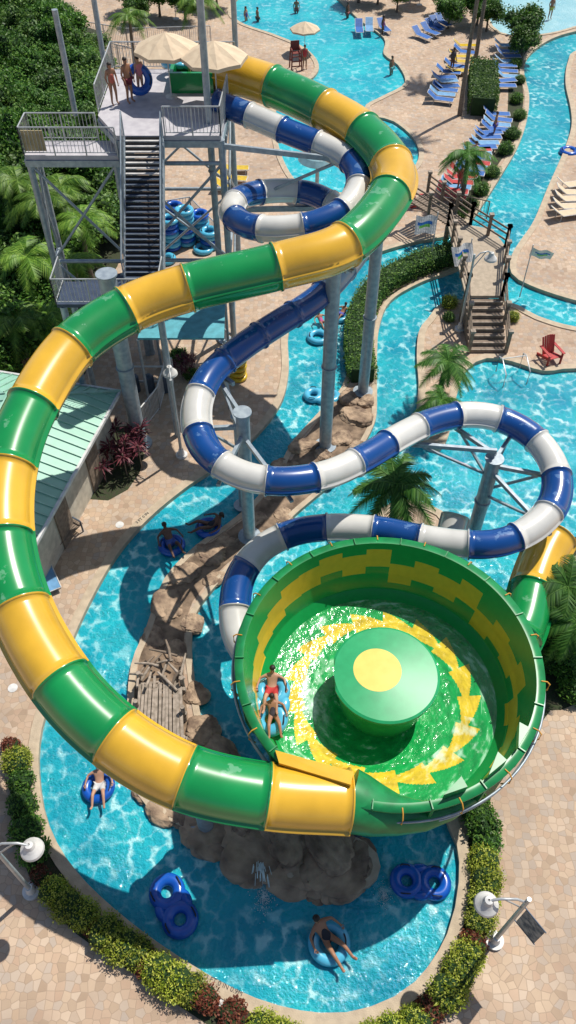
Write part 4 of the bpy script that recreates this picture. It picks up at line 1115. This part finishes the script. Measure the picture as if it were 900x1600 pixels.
def rider(u,v,rot,tone,cloth,c,lab,female=False,s=1.05,z=-.12):
    p=P(u,v,0); person('recline',(p.x,p.y,z),rot,tone,cloth,c,lab,s,0,female)
rider(156,1230,.1,0,'shorts',(.6,.6,.6),'man in pale shorts lounging on a blue river tube',False,.92)
rider(514,1470,.7,1,'suit',(.02,.02,.03),'woman in black swimsuit drifting on a light blue tube',True)
rider(268,850,.5,2,'shorts',(.05,.1,.35),'person in dark shorts sitting in a blue river tube')
rider(326,824,-1.3,2,'suit',(.02,.02,.03),'person in black swimwear lying in a blue tube',True)
rider(503,505,.4,1,'suit',(.5,.1,.3),'child in pink swimwear riding a light blue tube',True,.8)
rider(533,492,-.6,1,'shorts',(.1,.1,.4),'child in blue shorts riding a river tube',False,.8)
def stander(u,v,z,rot,tone,cloth,c,lab,female=False,s=1.0): 
    p=P(u,v,z); person('stand',p,rot,tone,cloth,c,lab,s,0,female)
stander(180,163,dz,.6,1,'suit',(.6,.15,.1),'woman in coral swimsuit standing on the tower deck',True,.93)
stander(204,160,dz,.9,1,'shorts',(.2,.03,.05),'shirtless man in dark red shorts standing on the deck',False,1.0)
stander(222,150,dz,-2.4,0,'shirt',(.7,.25,.3),'person in pink top carrying a blue tube',False,.9)
stander(297,128,dz,1.6,0,'shirt',(.7,.7,.7),'slide attendant in white shirt at the slide entrance',False,.95)
for u,v,z,r_,t,cl,c,l in [(476,108,0,.3,1,'shirt',(.6,.05,.05),'lifeguard in red shirt standing by the pool'),(385,45,-.75,1,0,'suit',(.1,.1,.4),'bather standing waist deep in the pool'),(403,46,-.75,2,1,'shorts',(.1,.1,.1),'bather in dark shorts wading in the pool'),(463,32,-.7,0,1,'shorts',(.3,.1,.1),'bather in the deep part of the pool'),(542,38,-.6,1,2,'shorts',(.3,.1,.1),'bather near the pool steps'),(597,60,-.3,1,2,'suit',(.3,.1,.3),'bather sitting on the pool steps'),(802,52,0,.2,0,'shirt',(.6,.6,.65),'person in pale shirt walking at the splash pad'),(828,46,0,.2,1,'shirt',(.5,.1,.1),'person in red shirt at the splash pad'),(858,30,0,.2,1,'shorts',(.5,.5,.1),'child in yellow shorts at the splash pad'),(705,112,0,.5,2,'shirt',(.1,.1,.1),'person in black shirt beside the loungers'),(610,125,-.5,.8,1,'shorts',(.1,.4,.4),'bather climbing out of the pool'),(716,300,0,.5,1,'shirt',(.6,.08,.08),'person in red shirt among the loungers'),(738,262,0,2.5,0,'shirt',(.7,.7,.7),'person in white shirt beside the loungers'),(770,215,0,1.2,1,'shorts',(.1,.1,.4),'man in blue shorts beside the loungers')]:
    stander(u,v,z,r_,t,cl,c,l,cl=='suit',1.0)
# ------------------------------------------------------------ fences & small stuff
def fence(px,h,mat,lab,z=0,bal=.16):
    pts=[P(u,v,z) for u,v in px]; o=pts[0]; mb=MB(); railing(mb,[p-o for p in pts],h,1.8,bal,0,.035,.014)
    ob('fence',mb.mesh('fence',mat),o,label=lab,category='fence')
fence([(-20,45),(30,42),(100,70),(160,95),(215,110)],1.5,mRail,'long grey metal picket fence beside the trees')
fence([(0,20),(60,18),(130,60),(200,72),(330,68)],1.3,mRail,'grey metal fence on the pool deck behind the tower')
fence([(256,352),(300,345),(338,385)],1.5,mRail,'metal fence around the tube storage')
fence([(212,688),(250,640),(262,598)],1.3,mPlW,'white picket fence by the pump enclosure',0,.1)
fence([(690,325),(730,335),(760,342)],1.1,mWood,'low wooden fence along the river bank')
pm=ob('pump_unit',None,P(232,610),label='grey pool pump units with pipes behind the white fence',category='pump')
for i in range(3):
    mb=MB(); mb.cyl((i*.7-.6,0,0),(i*.7-.6,0,.8),.24,n=14); mb.ell((i*.7-.6,0,.8),(.24,.24,.15),14,6)
    ob('tank',mb.mesh('tank',mSteelD),parent=pm)
mb=MB(); mb.tube([(-.9,.4,.2),(1.1,.4,.2),(1.1,.9,.2),(1.1,.9,1.2)],.06,8); mb.tube([(-.6,0,.9),(-.6,.4,1.1),(.8,.4,1.1)],.05,8); ob('pipe',mb.mesh('pipe',mPlW),parent=pm)
ct=ob('bench',None,P(105,845),1.0,label='dark slatted metal bench against the service building',category='bench')
mb=MB()
for i in range(5): mb.box((0,-.2+i*.1,.45),(1.6,.08,.03))
ob('seat',mb.mesh('seat',mWood),parent=ct)
mb=MB()
for i in range(4): mb.box((0,.3,.55+i*.11),(1.6,.03,.08))
ob('backrest',mb.mesh('backrest',mWood),parent=ct)
for x in(-.7,.7):
    mb=MB(); mb.beam((x,-.22,0),(x,-.22,.65),.05,.05); mb.beam((x,.28,0),(x,.3,.95),.05,.05); mb.beam((x,-.22,.65),(x,.28,.65),.05,.04); ob('leg',mb.mesh('leg',mSteelD),parent=ct)
inst('lgc',lk['c'],P(78,905),.5,.8,label='pale blue sling chair beside the building wall',category='sun lounger',group='sun loungers on the pool deck')
mb=MB()
for x in(0,1.2): mb.tube([(x,0,0),(x,0,.9),(x,-.3,1.0),(x,-1.0,.6),(x,-1.0,-.2)],.03,8)
mb.cyl((0,-.3,1.0),(1.2,-.3,1.0),.02,n=6)
ob('handrail',mb.mesh('handrail',mRail),P(775,580),.2,label='curved stainless handrail at the pool steps',category='handrail')
# ------------------------------------------------------------ light, camera
w=bpy.data.worlds.new('World'); scene.world=w; w.use_nodes=True
wn=w.node_tree.nodes; wl_=w.node_tree.links
sk=wn.new('ShaderNodeTexSky'); sk.sky_type='NISHITA'; sk.sun_disc=False
az=math.radians(45); el=math.radians(60)
sk.sun_elevation=el; sk.sun_rotation=az
wl_.new(sk.outputs[0],wn['Background'].inputs[0]); wn['Background'].inputs[1].default_value=.1
sd=Vector((math.sin(az)*math.cos(el),math.cos(az)*math.cos(el),math.sin(el)))
sun=bpy.data.lights.new('sun','SUN'); sun.energy=5.0; sun.angle=math.radians(.5); sun.color=(1,.95,.86)
so=bpy.data.objects.new('sun',sun); COL.objects.link(so); so.rotation_euler=sd.to_track_quat('Z','Y').to_euler(); so.location=(20,20,60)
cam=bpy.data.cameras.new('camera'); co=bpy.data.objects.new('camera',cam); COL.objects.link(co)
co.location=(0,0,H); co.rotation_euler=(math.pi/2-TH,0,0); cam.sensor_fit='VERTICAL'; cam.sensor_height=36; cam.sensor_width=36; cam.lens=36*F/1600
cam.clip_end=2000; scene.camera=co
scene.view_settings.view_transform='Standard'; scene.view_settings.look='None'; scene.view_settings.exposure=0
